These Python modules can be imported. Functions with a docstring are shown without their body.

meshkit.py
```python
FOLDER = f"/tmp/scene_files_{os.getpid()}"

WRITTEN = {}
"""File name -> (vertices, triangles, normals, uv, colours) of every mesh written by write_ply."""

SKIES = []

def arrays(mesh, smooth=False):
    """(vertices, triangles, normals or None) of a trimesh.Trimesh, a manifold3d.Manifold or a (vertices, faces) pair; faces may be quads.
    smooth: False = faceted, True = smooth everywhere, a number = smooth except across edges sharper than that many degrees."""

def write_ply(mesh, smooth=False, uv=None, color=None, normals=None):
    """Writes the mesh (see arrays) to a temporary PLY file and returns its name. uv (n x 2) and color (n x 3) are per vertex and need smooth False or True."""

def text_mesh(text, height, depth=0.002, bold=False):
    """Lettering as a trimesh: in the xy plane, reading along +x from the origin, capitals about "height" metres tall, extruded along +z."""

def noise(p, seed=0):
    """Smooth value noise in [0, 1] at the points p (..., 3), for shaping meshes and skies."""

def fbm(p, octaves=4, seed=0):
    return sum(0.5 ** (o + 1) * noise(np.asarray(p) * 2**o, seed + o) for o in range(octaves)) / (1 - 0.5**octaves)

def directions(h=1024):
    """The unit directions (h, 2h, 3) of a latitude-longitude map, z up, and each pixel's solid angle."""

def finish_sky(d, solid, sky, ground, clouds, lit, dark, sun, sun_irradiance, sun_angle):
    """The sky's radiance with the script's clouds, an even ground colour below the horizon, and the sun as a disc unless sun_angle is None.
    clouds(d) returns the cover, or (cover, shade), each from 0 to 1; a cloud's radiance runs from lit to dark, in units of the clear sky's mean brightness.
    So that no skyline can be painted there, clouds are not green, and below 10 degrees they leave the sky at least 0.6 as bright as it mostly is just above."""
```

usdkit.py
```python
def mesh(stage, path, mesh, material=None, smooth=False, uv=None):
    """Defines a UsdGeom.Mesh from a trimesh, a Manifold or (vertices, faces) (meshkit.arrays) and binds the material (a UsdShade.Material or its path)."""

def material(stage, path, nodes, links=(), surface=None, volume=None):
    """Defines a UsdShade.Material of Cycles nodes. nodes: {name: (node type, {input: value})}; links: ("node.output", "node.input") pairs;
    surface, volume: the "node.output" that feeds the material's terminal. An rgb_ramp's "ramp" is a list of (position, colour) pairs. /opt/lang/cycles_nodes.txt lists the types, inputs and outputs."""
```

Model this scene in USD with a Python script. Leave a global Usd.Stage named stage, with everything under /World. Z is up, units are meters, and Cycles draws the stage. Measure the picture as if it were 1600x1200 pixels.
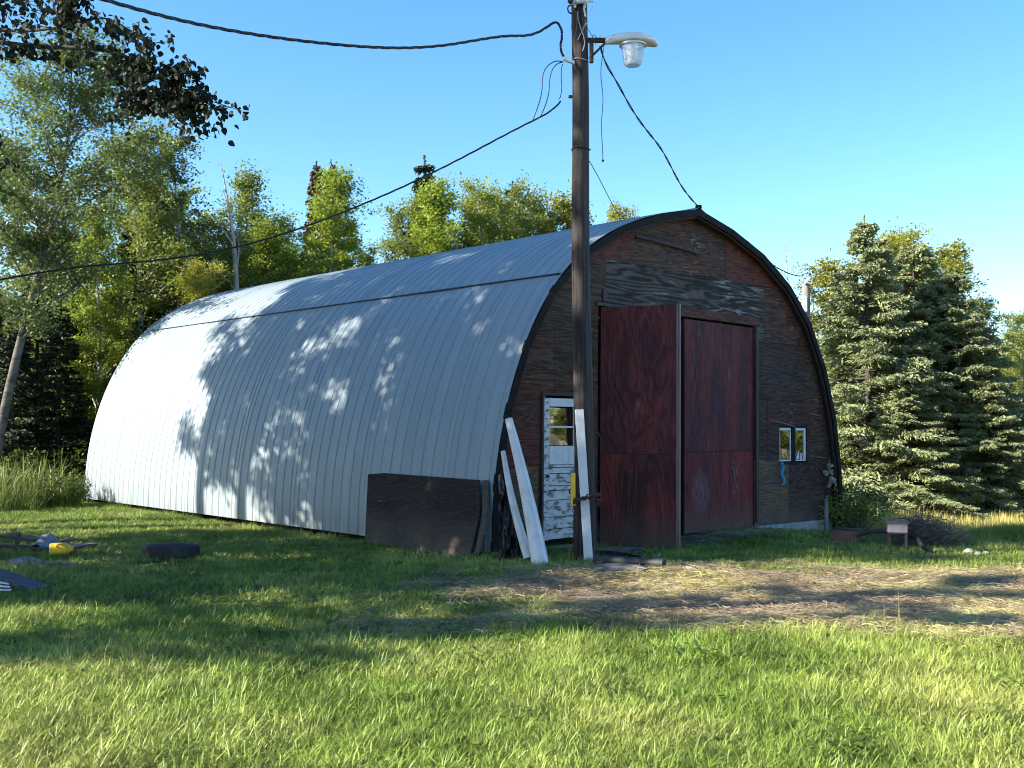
import math, random
import numpy as np, trimesh
import shapely.geometry as sg
from scipy.interpolate import CubicSpline
from pxr import Usd, UsdGeom, UsdLux, UsdShade, Gf, Sdf, Vt
import usdkit, meshkit

stage = Usd.Stage.CreateInMemory()
UsdGeom.SetStageUpAxis(stage, UsdGeom.Tokens.z); UsdGeom.SetStageMetersPerUnit(stage, 1.0)
UsdGeom.Xform.Define(stage, '/World'); UsdGeom.Scope.Define(stage, '/World/Looks')

# ---------------------------------------------------------------- camera, sky, sun
F, PITCH, EYE = 1654.0, 0.05115, 1.55            # focal length in pixels of a 1600 px wide picture
cam = UsdGeom.Camera.Define(stage, '/World/camera')
cam.CreateHorizontalApertureAttr(36.0); cam.CreateVerticalApertureAttr(27.0)
cam.CreateFocalLengthAttr(36.0 * F / 1600.0); cam.CreateClippingRangeAttr(Gf.Vec2f(0.05, 5000))
cam.AddTranslateOp().Set(Gf.Vec3d(0, 0, EYE)); cam.AddRotateXOp().Set(90 + math.degrees(PITCH))
cam.CreateExposureAttr(1.78)
YAW = 0.75908
UX = np.array([math.cos(YAW), math.sin(YAW), 0]); UY = np.array([-math.sin(YAW), math.cos(YAW), 0])
ELEV, DELTA = math.radians(31), math.radians(26)
SUN = (-UX * math.cos(DELTA) + UY * math.sin(DELTA)) * math.cos(ELEV) + np.array([0, 0, math.sin(ELEV)])
SKY_STRENGTH, SUN_INTENSITY = 0.10, 1.25
sun = UsdLux.DistantLight.Define(stage, '/World/sun')
sun.CreateIntensityAttr(SUN_INTENSITY); sun.CreateNormalizeAttr(True); sun.CreateAngleAttr(0.53); sun.CreateColorAttr(Gf.Vec3f(1.0, 0.93, 0.82))
zx = SUN / np.linalg.norm(SUN); xx = np.cross([0, 0, 1], zx); xx /= np.linalg.norm(xx); yx = np.cross(zx, xx)
sun.AddTransformOp().Set(Gf.Matrix4d(*xx, 0, *yx, 0, *zx, 0, 0, 0, 0, 1))
usdkit.material(stage, '/World/Looks/sky_look', {
    's': ('sky_texture', {'sky_type': 'single_scattering', 'sun_disc': False, 'sun_elevation': ELEV, 'sun_rotation': math.atan2(SUN[0], SUN[1]), 'altitude': 650.0, 'air_density': 1.0, 'aerosol_density': 0.6, 'ozone_density': 1.6}),
    'h': ('hsv', {'saturation': 1.3}), 'b': ('background_shader', {'strength': SKY_STRENGTH})}, [('s.color', 'h.color'), ('h.color', 'b.color')], surface='b.background')
dome = UsdLux.DomeLight.Define(stage, '/World/sky')
UsdShade.MaterialBindingAPI.Apply(dome.GetPrim()).Bind(UsdShade.Material.Get(stage, '/World/Looks/sky_look'))

def ray(px, py):
    x, v = (px - 800) / F, (600 - py) / F
    c, s = math.cos(PITCH), math.sin(PITCH)
    d = np.array([x, c - s * v, s + c * v]); return d / d[1]
def at(px, py, Y): return ray(px, py) * Y + np.array([0, 0, EYE])

# ---------------------------------------------------------------- helpers
used = {}
def numbered(parent, name):
    k = used.get((parent, name), 0); used[(parent, name)] = k + 1
    return f'{parent}/{name}' if k == 0 else f'{parent}/{name}_{k:03d}'
def tag(prim, label=None, cat=None, group=None, kind=None):
    p = prim.GetPrim()
    for k, v in (('label', label), ('category', cat), ('group', group), ('kind', kind)):
        if v: p.SetCustomDataByKey(k, v)
    return p
def thing(name, label, cat, loc=(0, 0, 0), rotz=0.0, group=None, scale=None, kind=None, rotx=0.0):
    x = UsdGeom.Xform.Define(stage, numbered('/World', name))
    x.AddTranslateOp().Set(Gf.Vec3d(*map(float, loc))); x.AddRotateZOp().Set(math.degrees(rotz))
    if rotx: x.AddRotateXOp().Set(math.degrees(rotx))
    if scale is not None: x.AddScaleOp().Set(Gf.Vec3f(*map(float, scale)))
    tag(x, label, cat, group, kind)
    return x
def put(name, mesh, mat, parent=None, smooth=False):
    base = '/World' if parent is None else str(parent.GetPath())
    return usdkit.mesh(stage, numbered(base, name), mesh, '/World/Looks/' + mat, smooth)
def dup(root, label, loc, rotz=0.0, scale=None, group=None, cat=None):
    was = root.GetPrim().GetCustomData()
    name = root.GetPrim().GetName()
    name = name[:-4] if name[-4:-3] == '_' and name[-3:].isdigit() else name
    r = thing(name, label, cat or was['category'], loc, rotz, group or was.get('group'), scale)
    r.GetPrim().GetReferences().AddInternalReference(root.GetPath()); r.GetPrim().SetInstanceable(True)
    return r

class MB:
    def __init__(s): s.v, s.f, s.n = [], [], 0
    def add(s, v, f):
        v = np.asarray(v, float); f = np.asarray(f, int)
        if f.shape[1] == 4: f = np.vstack([f[:, [0, 1, 2]], f[:, [0, 2, 3]]])
        s.v.append(v); s.f.append(f + s.n); s.n += len(v); return s
    def mesh(s, m, T=None):
        v = np.array(m.vertices)
        if T is not None: v = trimesh.transform_points(v, T)
        return s.add(v, m.faces)
    def tube(s, pts, r, n=8, caps=True):
        pts = np.asarray(pts, float); m = len(pts); r = np.broadcast_to(np.asarray(r, float), (m,))
        t = np.gradient(pts, axis=0); t /= np.linalg.norm(t, axis=1)[:, None] + 1e-12
        up = np.array([0, 0, 1.0]) if abs(t[0, 2]) < .9 else np.array([1.0, 0, 0])
        a = np.cross(t[0], up); a /= np.linalg.norm(a); A = []
        for i in range(m):
            a = a - t[i] * (a @ t[i]); a /= np.linalg.norm(a) + 1e-12; A.append(a)
        A = np.array(A); B = np.cross(t, A); th = np.arange(n) * 2 * np.pi / n
        v = pts[:, None] + r[:, None, None] * (A[:, None] * np.cos(th)[None, :, None] + B[:, None] * np.sin(th)[None, :, None])
        i, j = np.meshgrid(np.arange(m - 1), np.arange(n), indexing='ij'); k = (j + 1) % n
        q = np.stack([i * n + j, i * n + k, (i + 1) * n + k, (i + 1) * n + j], -1).reshape(-1, 4)
        f = np.vstack([q[:, [0, 1, 2]], q[:, [0, 2, 3]]]); v = v.reshape(-1, 3)
        if caps:
            c0, c1 = len(v), len(v) + 1; v = np.vstack([v, pts[:1], pts[-1:]])
            jj = np.arange(n); kk = (jj + 1) % n
            f = np.vstack([f, np.stack([kk, jj, np.full(n, c0)], 1), np.stack([(m - 1) * n + jj, (m - 1) * n + kk, np.full(n, c1)], 1)])
        return s.add(v, f)
    def box(s, c, size, R=None, ch=0.0):
        m = cbox(size, ch); v = np.array(m.vertices)
        if R is not None: v = v @ np.asarray(R).T
        return s.add(v + np.asarray(c), m.faces)
    def out(s): return np.vstack(s.v), np.vstack(s.f)
_cb = {}
def cbox(size, ch=0.0):
    key = (tuple(np.round(size, 5)), ch)
    if key not in _cb:
        h = np.array(size) / 2
        if ch <= 0: _cb[key] = trimesh.creation.box(size)
        else:
            c = min(ch, h.min() * .45); p = []
            for sx in (-1, 1):
                for sy in (-1, 1):
                    for sz in (-1, 1):
                        for k in range(3):
                            q = h.copy(); q[(k + 1) % 3] -= c; q[(k + 2) % 3] -= c; p.append(q * [sx, sy, sz])
            _cb[key] = trimesh.convex.convex_hull(np.array(p))
    return _cb[key]
def Rz(a): c, s = math.cos(a), math.sin(a); return np.array([[c, -s, 0], [s, c, 0], [0, 0, 1]])
def Rx(a): c, s = math.cos(a), math.sin(a); return np.array([[1, 0, 0], [0, c, -s], [0, s, c]])
def Ry(a): c, s = math.cos(a), math.sin(a); return np.array([[c, 0, s], [0, 1, 0], [-s, 0, c]])
def bar(p0, p1, w, t, ch=0.004, up=(0, 0, 1), seed=0, rough=0.0):
    """a straight board from p0 to p1, w wide and t thick"""
    p0, p1 = np.array(p0, float), np.array(p1, float); L = np.linalg.norm(p1 - p0); x = (p1 - p0) / L
    z = np.array(up, float); z = z - x * (z @ x)
    if np.linalg.norm(z) < 1e-6: z = np.array([1.0, 0, 0]) - x * x[0]
    z /= np.linalg.norm(z); y = np.cross(z, x)
    m = cbox((L, w, t), ch); return np.array(m.vertices) @ np.stack([x, y, z]) + (p0 + p1) / 2, np.array(m.faces)
def spline(pts, n=40):
    pts = np.asarray(pts, float); t = np.r_[0, np.cumsum(np.linalg.norm(np.diff(pts, axis=0), axis=1))]
    return CubicSpline(t, pts)(np.linspace(0, t[-1], n)) if len(pts) > 2 else np.linspace(pts[0], pts[-1], n)
def extrude(poly, t):
    """shapely polygon in (x, z) -> solid between y = 0 and y = t"""
    ms = []
    for g in getattr(poly, 'geoms', [poly]):
        if g.is_empty or g.area < 1e-4: continue
        m = trimesh.creation.extrude_polygon(g, t, engine='earcut'); v = np.array(m.vertices)
        ms.append(trimesh.Trimesh(np.stack([v[:, 0], v[:, 2], v[:, 1]], 1), np.array(m.faces)[:, ::-1], process=False))
    return trimesh.util.concatenate(ms) if ms else None

# ---------------------------------------------------------------- materials
def M(name, nodes, links, surface='p.BSDF'): return usdkit.material(stage, '/World/Looks/' + name, nodes, links, surface=surface)
def simple(name, c1, c2=None, rough=.7, scale=6, stretch=(1, 1, 1), bump=.003, lo=.35, hi=.65, metallic=0.0, spec=.4, detail=6, coord='object'):
    c2 = c2 or tuple(x * .7 for x in c1)
    M(name, {'t': ('texture_coordinate', {}), 'm': ('mapping', {'scale': stretch}), 'n': ('noise_texture', {'scale': scale, 'detail': detail, 'roughness': .6}),
             'r': ('rgb_ramp', {'ramp': [(lo, c1), (hi, c2)]}), 'b': ('bump', {'strength': .6, 'distance': bump}),
             'p': ('principled_bsdf', {'roughness': rough, 'metallic': metallic, 'specular_ior_level': spec})},
      [(f't.{coord}', 'm.vector'), ('m.vector', 'n.vector'), ('n.fac', 'r.fac'), ('r.color', 'p.base_color'), ('n.fac', 'b.height'), ('b.normal', 'p.normal')])

def leaf_mat(name, stops, trans=.4, rough=.5, big=(1.25, .7), bigscale=.45, dark=None):
    """foliage: every leaf its own tone, clumps lighter and darker in hue by a coarse noise"""
    M(name, {'g': ('geometry', {}), 'r': ('rgb_ramp', {'ramp': stops}), 'n': ('noise_texture', {'scale': bigscale, 'detail': 3}),
             'mr': ('map_range', {'from_min': .35, 'from_max': .65, 'to_min': big[1], 'to_max': big[0], 'clamp': True}),
             'h': ('hsv', {}), 'p': ('principled_bsdf', {'roughness': rough, 'specular_ior_level': .35}), 't': ('translucent_bsdf', {}), 'x': ('mix_closure', {'fac': trans})},
      [('g.random_per_island', 'r.fac'), ('g.position', 'n.vector'), ('n.fac', 'mr.value'), ('mr.result', 'h.value'), ('r.color', 'h.color'),
       ('h.color', 'p.base_color'), ('h.color', 't.color'), ('p.BSDF', 'x.closure1'), ('t.BSDF', 'x.closure2')], surface='x.closure')

def plywood(name, red, grey, wlo, whi, seed, tan=None, figure=.5, vertical=False, hl=(.16, .15, .145), hlo=.75, freq=70.0, scuff=None):
    """weathered painted plywood: contour figure of the veneer, paint worn to grey or tan in patches, pale raised grain in places"""
    st = (5, 1, .55) if vertical else (.55, 1, 5)
    fi = (13, 3, .45) if vertical else (.9, 3, 8)
    wv = (3.6, 1, .6) if vertical else (.8, 1, 1.3)
    tan = tan or (.15, .085, .045)
    M(name, {'t': ('texture_coordinate', {}), 'm': ('mapping', {'scale': st, 'location': (seed * 3.7, seed, seed * 1.9)}),
             'm2': ('mapping', {'scale': fi, 'location': (seed, 0, seed * 2.3)}), 'm3': ('mapping', {'scale': wv, 'location': (seed * 5.1, 0, seed)}),
             'n': ('noise_texture', {'scale': 1.1, 'detail': 3, 'distortion': .5}), 'k': ('math', {'math_type': 'multiply', 'value2': freq}), 's': ('math', {'math_type': 'sine'}),
             'sf': ('map_range', {'from_min': -1.0, 'from_max': 1.0, 'to_min': 1 - figure, 'to_max': 1 + figure}),
             'f': ('noise_texture', {'scale': 9, 'detail': 8, 'roughness': .75}), 'ff': ('map_range', {'from_min': .3, 'from_max': .7, 'to_min': .5 if vertical else .65, 'to_max': 1.55 if vertical else 1.35}),
             'w': ('noise_texture', {'scale': 1.0, 'detail': 8, 'roughness': .7}), 'wr': ('map_range', {'from_min': wlo, 'from_max': whi, 'to_min': 0.0, 'to_max': 1.0, 'clamp': True}),
             'w2': ('noise_texture', {'scale': 2.1, 'detail': 9, 'roughness': .75}), 'wt': ('map_range', {'from_min': .60, 'from_max': .70, 'to_min': 0.0, 'to_max': .85, 'clamp': True}),
             'hs': ('map_range', {'from_min': .5, 'from_max': 1.0, 'to_min': 0.0, 'to_max': 1.0, 'clamp': True}), 'hn': ('noise_texture', {'scale': 1.7, 'detail': 5, 'roughness': .6}),
             'hm': ('map_range', {'from_min': hlo - .08, 'from_max': hlo, 'to_min': 0.0, 'to_max': 1.0, 'clamp': True}), 'hx': ('math', {'math_type': 'multiply'}),
             'fm': ('math', {'math_type': 'multiply'}), 'fc': ('combine_color', {}),
             'c': ('mix_color', {'a': red, 'b': grey}), 'c2': ('mix_color', {'b': tan}), 'c3': ('mix_color', {'blend_type': 'multiply', 'fac': 1.0}), 'c4': ('mix_color', {'b': hl}),
             'xyz': ('separate_xyz', {}), 'dz': ('map_range', {'from_min': .05, 'from_max': .60, 'to_min': .95, 'to_max': 0.0, 'clamp': True}), 'dn': ('map_range', {'from_min': .3, 'from_max': .6, 'to_min': .25, 'to_max': 1.0, 'clamp': True}),
             'dm': ('math', {'math_type': 'multiply'}), 'c5': ('mix_color', {'b': (.105, .08, .06)}),
             'pd': ('vector_math', {'math_type': 'distance', 'vector2': scuff or (0, 0, -50)}), 'ps': ('mapping', {'scale': (1, 0, .75)}), 'sk': ('map_range', {'from_min': .46, 'from_max': .60, 'to_min': 0.0, 'to_max': 1.0, 'clamp': True}), 'pr': ('map_range', {'from_min': .16, 'from_max': .30, 'to_min': .62, 'to_max': 0.0, 'clamp': True}), 'pm': ('math', {'math_type': 'multiply'}), 'c6': ('mix_color', {'b': (.20, .19, .22)}),
             'b': ('bump', {'strength': .6, 'distance': .004}), 'p': ('principled_bsdf', {'roughness': .8, 'specular_ior_level': .12})},
      [('t.object', 'm.vector'), ('t.object', 'm2.vector'), ('t.object', 'm3.vector'), ('m.vector', 'n.vector'), ('n.fac', 'k.value1'), ('k.value', 's.value1'), ('s.value', 'sf.value'),
       ('m2.vector', 'f.vector'), ('f.fac', 'ff.value'), ('m3.vector', 'w.vector'), ('w.fac', 'wr.value'), ('m3.vector', 'w2.vector'), ('w2.fac', 'wt.value'),
       ('m3.vector', 'hn.vector'), ('hn.fac', 'hm.value'), ('s.value', 'hs.value'), ('hm.result', 'hx.value1'), ('hs.result', 'hx.value2'),
       ('wr.result', 'c.fac'), ('c.result', 'c2.a'), ('wt.result', 'c2.fac'), ('sf.result', 'fm.value1'), ('ff.result', 'fm.value2'),
       ('fm.value', 'fc.r'), ('fm.value', 'fc.g'), ('fm.value', 'fc.b'), ('c2.result', 'c3.a'), ('fc.color', 'c3.b'), ('c3.result', 'c4.a'), ('hx.value', 'c4.fac'), ('t.object', 'xyz.vector'), ('xyz.z', 'dz.value'), ('w2.fac', 'dn.value'), ('dz.result', 'dm.value1'), ('dn.result', 'dm.value2'),
       ('c4.result', 'c5.a'), ('dm.value', 'c5.fac'), ('t.object', 'ps.vector'), ('ps.vector', 'pd.vector1'), ('pd.value', 'pr.value'), ('pr.result', 'pm.value1'), ('f.fac', 'sk.value'), ('sk.result', 'pm.value2'), ('c5.result', 'c6.a'), ('pm.value', 'c6.fac'), ('c6.result', 'p.base_color'),
       ('fm.value', 'b.height'), ('b.normal', 'p.normal')])

# galvanised sheet: even pale blue grey, spots of dirt, slight waviness
M('roof_metal', {'t': ('texture_coordinate', {}), 'm': ('mapping', {'scale': (.25, 3, .25)}), 'n': ('noise_texture', {'scale': 1.6, 'detail': 6, 'roughness': .6}),
                 'r': ('rgb_ramp', {'ramp': [(.3, (.19, .238, .262)), (.7, (.245, .288, .306))]}), 'n2': ('noise_texture', {'scale': 1.2, 'detail': 2}),
                 'x': ('separate_xyz', {}), 'z': ('map_range', {'from_min': .02, 'from_max': .55, 'to_min': .75, 'to_max': 0.0, 'clamp': True}), 'm3': ('mapping', {'scale': (.5, 7, .5)}), 'n3': ('noise_texture', {'scale': 1.3, 'detail': 6, 'roughness': .65}), 'z3': ('map_range', {'from_min': .4, 'from_max': .65, 'to_min': 0.0, 'to_max': 1.0, 'clamp': True}), 'zm': ('math', {'math_type': 'multiply'}), 'd': ('mix_color', {'b': (.13, .105, .075)}),
                 'st': ('map_range', {'from_min': .60, 'from_max': .80, 'to_min': 0.0, 'to_max': .45, 'clamp': True}), 'd2': ('mix_color', {'b': (.17, .17, .155)}),
                 'b': ('bump', {'strength': .35, 'distance': .02}), 'p': ('principled_bsdf', {'roughness': .5, 'metallic': 0.0, 'specular_ior_level': .3})},
  [('t.object', 'm.vector'), ('m.vector', 'n.vector'), ('t.object', 'n2.vector'), ('n.fac', 'r.fac'), ('t.object', 'x.vector'), ('x.z', 'z.value'), ('t.object', 'm3.vector'), ('m3.vector', 'n3.vector'), ('n3.fac', 'z3.value'), ('n3.fac', 'st.value'), ('z.result', 'zm.value1'), ('z3.result', 'zm.value2'), ('r.color', 'd.a'), ('zm.value', 'd.fac'), ('d.result', 'd2.a'), ('st.result', 'd2.fac'), ('d2.result', 'p.base_color'), ('n2.fac', 'b.height'), ('b.normal', 'p.normal')])
plywood('wall_red', (0.0961, 0.0345, 0.0252), (0.0630, 0.0350, 0.0252), .46, .66, 1.0, figure=.3, tan=(.15, .07, .035))
plywood('wall_brown', (0.0764, 0.0357, 0.0252), (0.0560, 0.0406, 0.0294), .42, .62, 2.0, figure=.4, hlo=.66, tan=(.18, .09, .042))
plywood('wall_grey', (0.0425, 0.0312, 0.0250), (0.0625, 0.0500, 0.0413), .36, .6, 3.0, tan=(.14, .085, .05), figure=.6, hlo=.60, hl=(.22, .19, .17), freq=42.0)
plywood('wall_dark', (0.0570, 0.0270, 0.0210), (0.0450, 0.0330, 0.0285), .42, .6, 4.0, figure=.35, hlo=.70, tan=(.10, .05, .03))
plywood('wall_bare', (.12, .068, .038), (.09, .062, .042), .4, .6, 5.0, tan=(.22, .14, .07), figure=.3)
plywood('door_red', (0.1485, 0.0308, 0.0264), (0.0598, 0.0238, 0.0238), .43, .58, 6.0, tan=(.20, .09, .07), figure=.22, vertical=True)
plywood('door_wine', (0.1150, 0.0312, 0.0287), (0.0638, 0.0252, 0.0304), .42, .58, 7.3, tan=(.17, .075, .065), figure=.22, vertical=True)
plywood('door_bright', (0.1575, 0.0315, 0.0273), (0.0892, 0.0255, 0.0284), .46, .62, 8.6, tan=(.22, .12, .09), figure=.22, vertical=True)
plywood('door_scuffed', (.125, .028, .025), (0.0765, 0.0243, 0.0270), .46, .62, 9.9, tan=(.22, .12, .09), figure=.22, vertical=True, scuff=(4.62, 0, .53))
plywood('weathered_sheet', (.032, .025, .020), (.022, .018, .017), .4, .6, 9.2, tan=(.09, .06, .04), figure=.25)
simple('trim_wood', (.055, .036, .032), (.030, .020, .018), scale=4, stretch=(3, 3, .6))
simple('edge_wood', (.25, .155, .135), (.15, .09, .08), scale=4, stretch=(6, 6, .5))
simple('fascia_dark', (.013, .011, .011), (.022, .018, .017), rough=.9, scale=5, spec=.08)
simple('tar', (.02, .02, .022), (.035, .033, .033), rough=.5, scale=8)
simple('interior_dark', (.03, .024, .02), (.02, .016, .014), rough=.9)
simple('concrete', (.36, .33, .30), (.20, .18, .165), scale=9, bump=.006, rough=.9)
M('peeling_white', {'t': ('texture_coordinate', {}), 'm': ('mapping', {'scale': (1, 1, 2.2)}), 'n': ('noise_texture', {'scale': 7, 'detail': 8, 'roughness': .7}),
                    'r': ('rgb_ramp', {'ramp': [(.45, (.53, .53, .54)), (.53, (.42, .41, .40)), (.55, (.17, .15, .13)), (.66, (.09, .075, .065))]}), 'b': ('bump', {'strength': .6, 'distance': .003}), 'p': ('principled_bsdf', {'roughness': .6})},
  [('t.object', 'm.vector'), ('m.vector', 'n.vector'), ('n.fac', 'r.fac'), ('r.color', 'p.base_color'), ('n.fac', 'b.height'), ('b.normal', 'p.normal')])
simple('white_paint', (.58, .58, .59), (.47, .47, .48), scale=7, bump=.001, lo=.4, hi=.75, rough=.5)
simple('white_metal', (.62, .61, .59), (.44, .43, .41), scale=5, bump=.001, lo=.45, hi=.8, rough=.45)
simple('lamp_grey', (.66, .66, .64), (.52, .52, .50), scale=9, rough=.4, bump=.0005, metallic=.2)
simple('pole_wood', (.042, .032, .028), (.010, .008, .008), scale=3.2, stretch=(9, 9, .35), bump=.012, lo=.38, hi=.62, rough=.85)
simple('grey_wood', (.27, .255, .24), (.13, .12, .11), scale=3.2, stretch=(7, 7, .5), bump=.006, rough=.9)
simple('board_grey', (.13, .12, .115), (.06, .056, .055), scale=4, stretch=(1.2, 6, 6), bump=.004, rough=.9)
simple('board_brown', (.10, .075, .06), (.045, .034, .03), scale=4, stretch=(1.2, 6, 6), bump=.004, rough=.9)
simple('board_slate', (.10, .10, .115), (.05, .05, .06), scale=4, stretch=(1.2, 6, 6), bump=.003, rough=.8)
simple('rust_board', (.20, .085, .05), (.11, .05, .035), scale=6, rough=.9)
simple('pale_box', (.60, .46, .42), (.46, .35, .32), scale=8, rough=.7)
simple('cable_black', (.012, .013, .016), (.02, .02, .022), rough=.55)
simple('cable_grey', (.30, .28, .25), (.18, .17, .15), rough=.5)
simple('rust_iron', (.075, .035, .022), (.03, .018, .014), scale=20, rough=.8, metallic=.3)
simple('yellow_plastic', (.72, .46, .03), (.60, .36, .02), scale=5, rough=.4, bump=.001)
simple('rubber', (.018, .019, .022), (.03, .03, .032), rough=.65, scale=14)
simple('tyre_dust', (.20, .17, .13), (.07, .06, .05), rough=.9, scale=12)
simple('black_plastic', (.012, .012, .014), (.02, .02, .022), rough=.28, scale=4, bump=.004)
simple('blue_rope', (.03, .20, .34), (.06, .30, .44), rough=.7, scale=30)
simple('blue_cloth', (.22, .23, .27), (.11, .115, .145), rough=.9, scale=12)
simple('stripe_white', (.55, .62, .68), (.45, .5, .55), rough=.8)
simple('pale_pods', (.30, .26, .20), (.13, .105, .08), rough=.9, scale=20)
simple('stone_pale', (.36, .33, .28), (.2, .185, .155), rough=.9, scale=10)
simple('bark_dark', (.075, .062, .05), (.035, .03, .025), scale=5, stretch=(4, 4, .8), bump=.01, rough=.95)
simple('bark_aspen', (.30, .29, .245), (.11, .105, .09), scale=3, stretch=(1, 1, 3), bump=.004, lo=.5, hi=.68, rough=.85)
simple('bark_poplar', (.12, .112, .095), (.045, .04, .035), scale=3, stretch=(1, 1, 3), bump=.004, lo=.45, hi=.65, rough=.9)
simple('bark_dead', (.34, .31, .28), (.20, .18, .16), scale=5, stretch=(4, 4, .8), rough=.9)
simple('twig_grey', (.15, .125, .10), (.075, .062, .05), rough=.95)
M('window_glass', {'f': ('fresnel', {'IOR': 1.5}), 't': ('transparent_bsdf', {'color': (.86, .9, .88)}), 'g': ('glossy_bsdf', {'roughness': .02, 'color': (.95, .97, 1)}),
                   'n': ('noise_texture', {'scale': 3.0, 'detail': 1}), 'b': ('bump', {'strength': .12, 'distance': .02}), 'k': ('math', {'math_type': 'multiply_add', 'value2': 1.6, 'value3': .18, 'use_clamp': True}), 'x': ('mix_closure', {})},
  [('f.fac', 'k.value1'), ('k.value', 'x.fac'), ('t.BSDF', 'x.closure1'), ('g.BSDF', 'x.closure2'), ('n.fac', 'b.height'), ('b.normal', 'g.normal')], surface='x.closure')
M('lamp_glass', {'p': ('principled_bsdf', {'base_color': (.92, .94, .95), 'roughness': .12, 'ior': 1.35, 'transmission_weight': .65})}, [])
leaf_mat('leaf_green', [(0, (.09, .13, .022)), (.5, (.15, .20, .035)), (.85, (.22, .25, .045)), (1, (.32, .28, .05))])
leaf_mat('leaf_yellowgreen', [(0, (.23, .29, .035)), (.6, (.40, .45, .055)), (1, (.54, .48, .065))])
leaf_mat('leaf_yellow', [(0, (.25, .25, .035)), (.5, (.44, .36, .045)), (.9, (.58, .42, .05)), (1, (.55, .28, .04))])
leaf_mat('leaf_olive', [(0, (.22, .26, .05)), (.5, (.36, .38, .07)), (.9, (.48, .42, .085)), (1, (.50, .34, .08))])
leaf_mat('leaf_silver', [(0, (.13, .17, .05)), (.6, (.24, .28, .085)), (1, (.42, .38, .12))], rough=.42)
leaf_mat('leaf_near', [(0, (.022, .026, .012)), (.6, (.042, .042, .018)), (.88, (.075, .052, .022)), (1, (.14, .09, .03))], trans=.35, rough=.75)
leaf_mat('needle_main', [(0, (.24, .27, .125)), (.6, (.37, .41, .20)), (1, (.50, .50, .26))], trans=.25, rough=.6, big=(1.2, .7), bigscale=.8)
leaf_mat('needle_dark', [(0, (.03, .042, .017)), (.6, (.05, .062, .024)), (1, (.09, .095, .04))], trans=.1, rough=.6)
leaf_mat('needle_brown', [(0, (.085, .045, .025)), (.6, (.13, .07, .036)), (1, (.12, .11, .04))], trans=.1, rough=.7)
def grass_mat(name, stops, trans=.22, big=(1.35, .62), s=1.9, hue=None):
    M(name, {'g': ('geometry', {}), 'r': ('rgb_ramp', {'ramp': stops}), 'n': ('noise_texture', {'scale': s, 'detail': 4}),
             'n2': ('noise_texture', {'scale': .5, 'detail': 3}), 'yr': ('map_range', {'from_min': .45, 'from_max': .7, 'to_min': 0.0, 'to_max': .5, 'clamp': True}), 'y': ('mix_color', {'b': (.60, .57, .17)}),
             'mr': ('map_range', {'from_min': .3, 'from_max': .7, 'to_min': big[1], 'to_max': big[0], 'clamp': True}),
             'h': ('hsv', {}), 'p': ('principled_bsdf', {'roughness': .5, 'specular_ior_level': .3}), 't': ('translucent_bsdf', {}), 'x': ('mix_closure', {'fac': trans})},
      [('g.random_per_island', 'r.fac'), ('g.position', 'n.vector'), ('g.position', 'n2.vector'), ('n2.fac', 'yr.value'), ('yr.result', 'y.fac'), ('r.color', 'y.a'), ('n.fac', 'mr.value'), ('mr.result', 'h.value'), ('y.result', 'h.color'),
       ('h.color', 'p.base_color'), ('h.color', 't.color'), ('p.BSDF', 'x.closure1'), ('t.BSDF', 'x.closure2')], surface='x.closure')
grass_mat('grass_lush', [(0, (.16, .23, .035)), (.4, (.34, .45, .07)), (.7, (.52, .60, .13)), (.88, (.66, .63, .24)), (1, (.72, .62, .36))])
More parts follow.
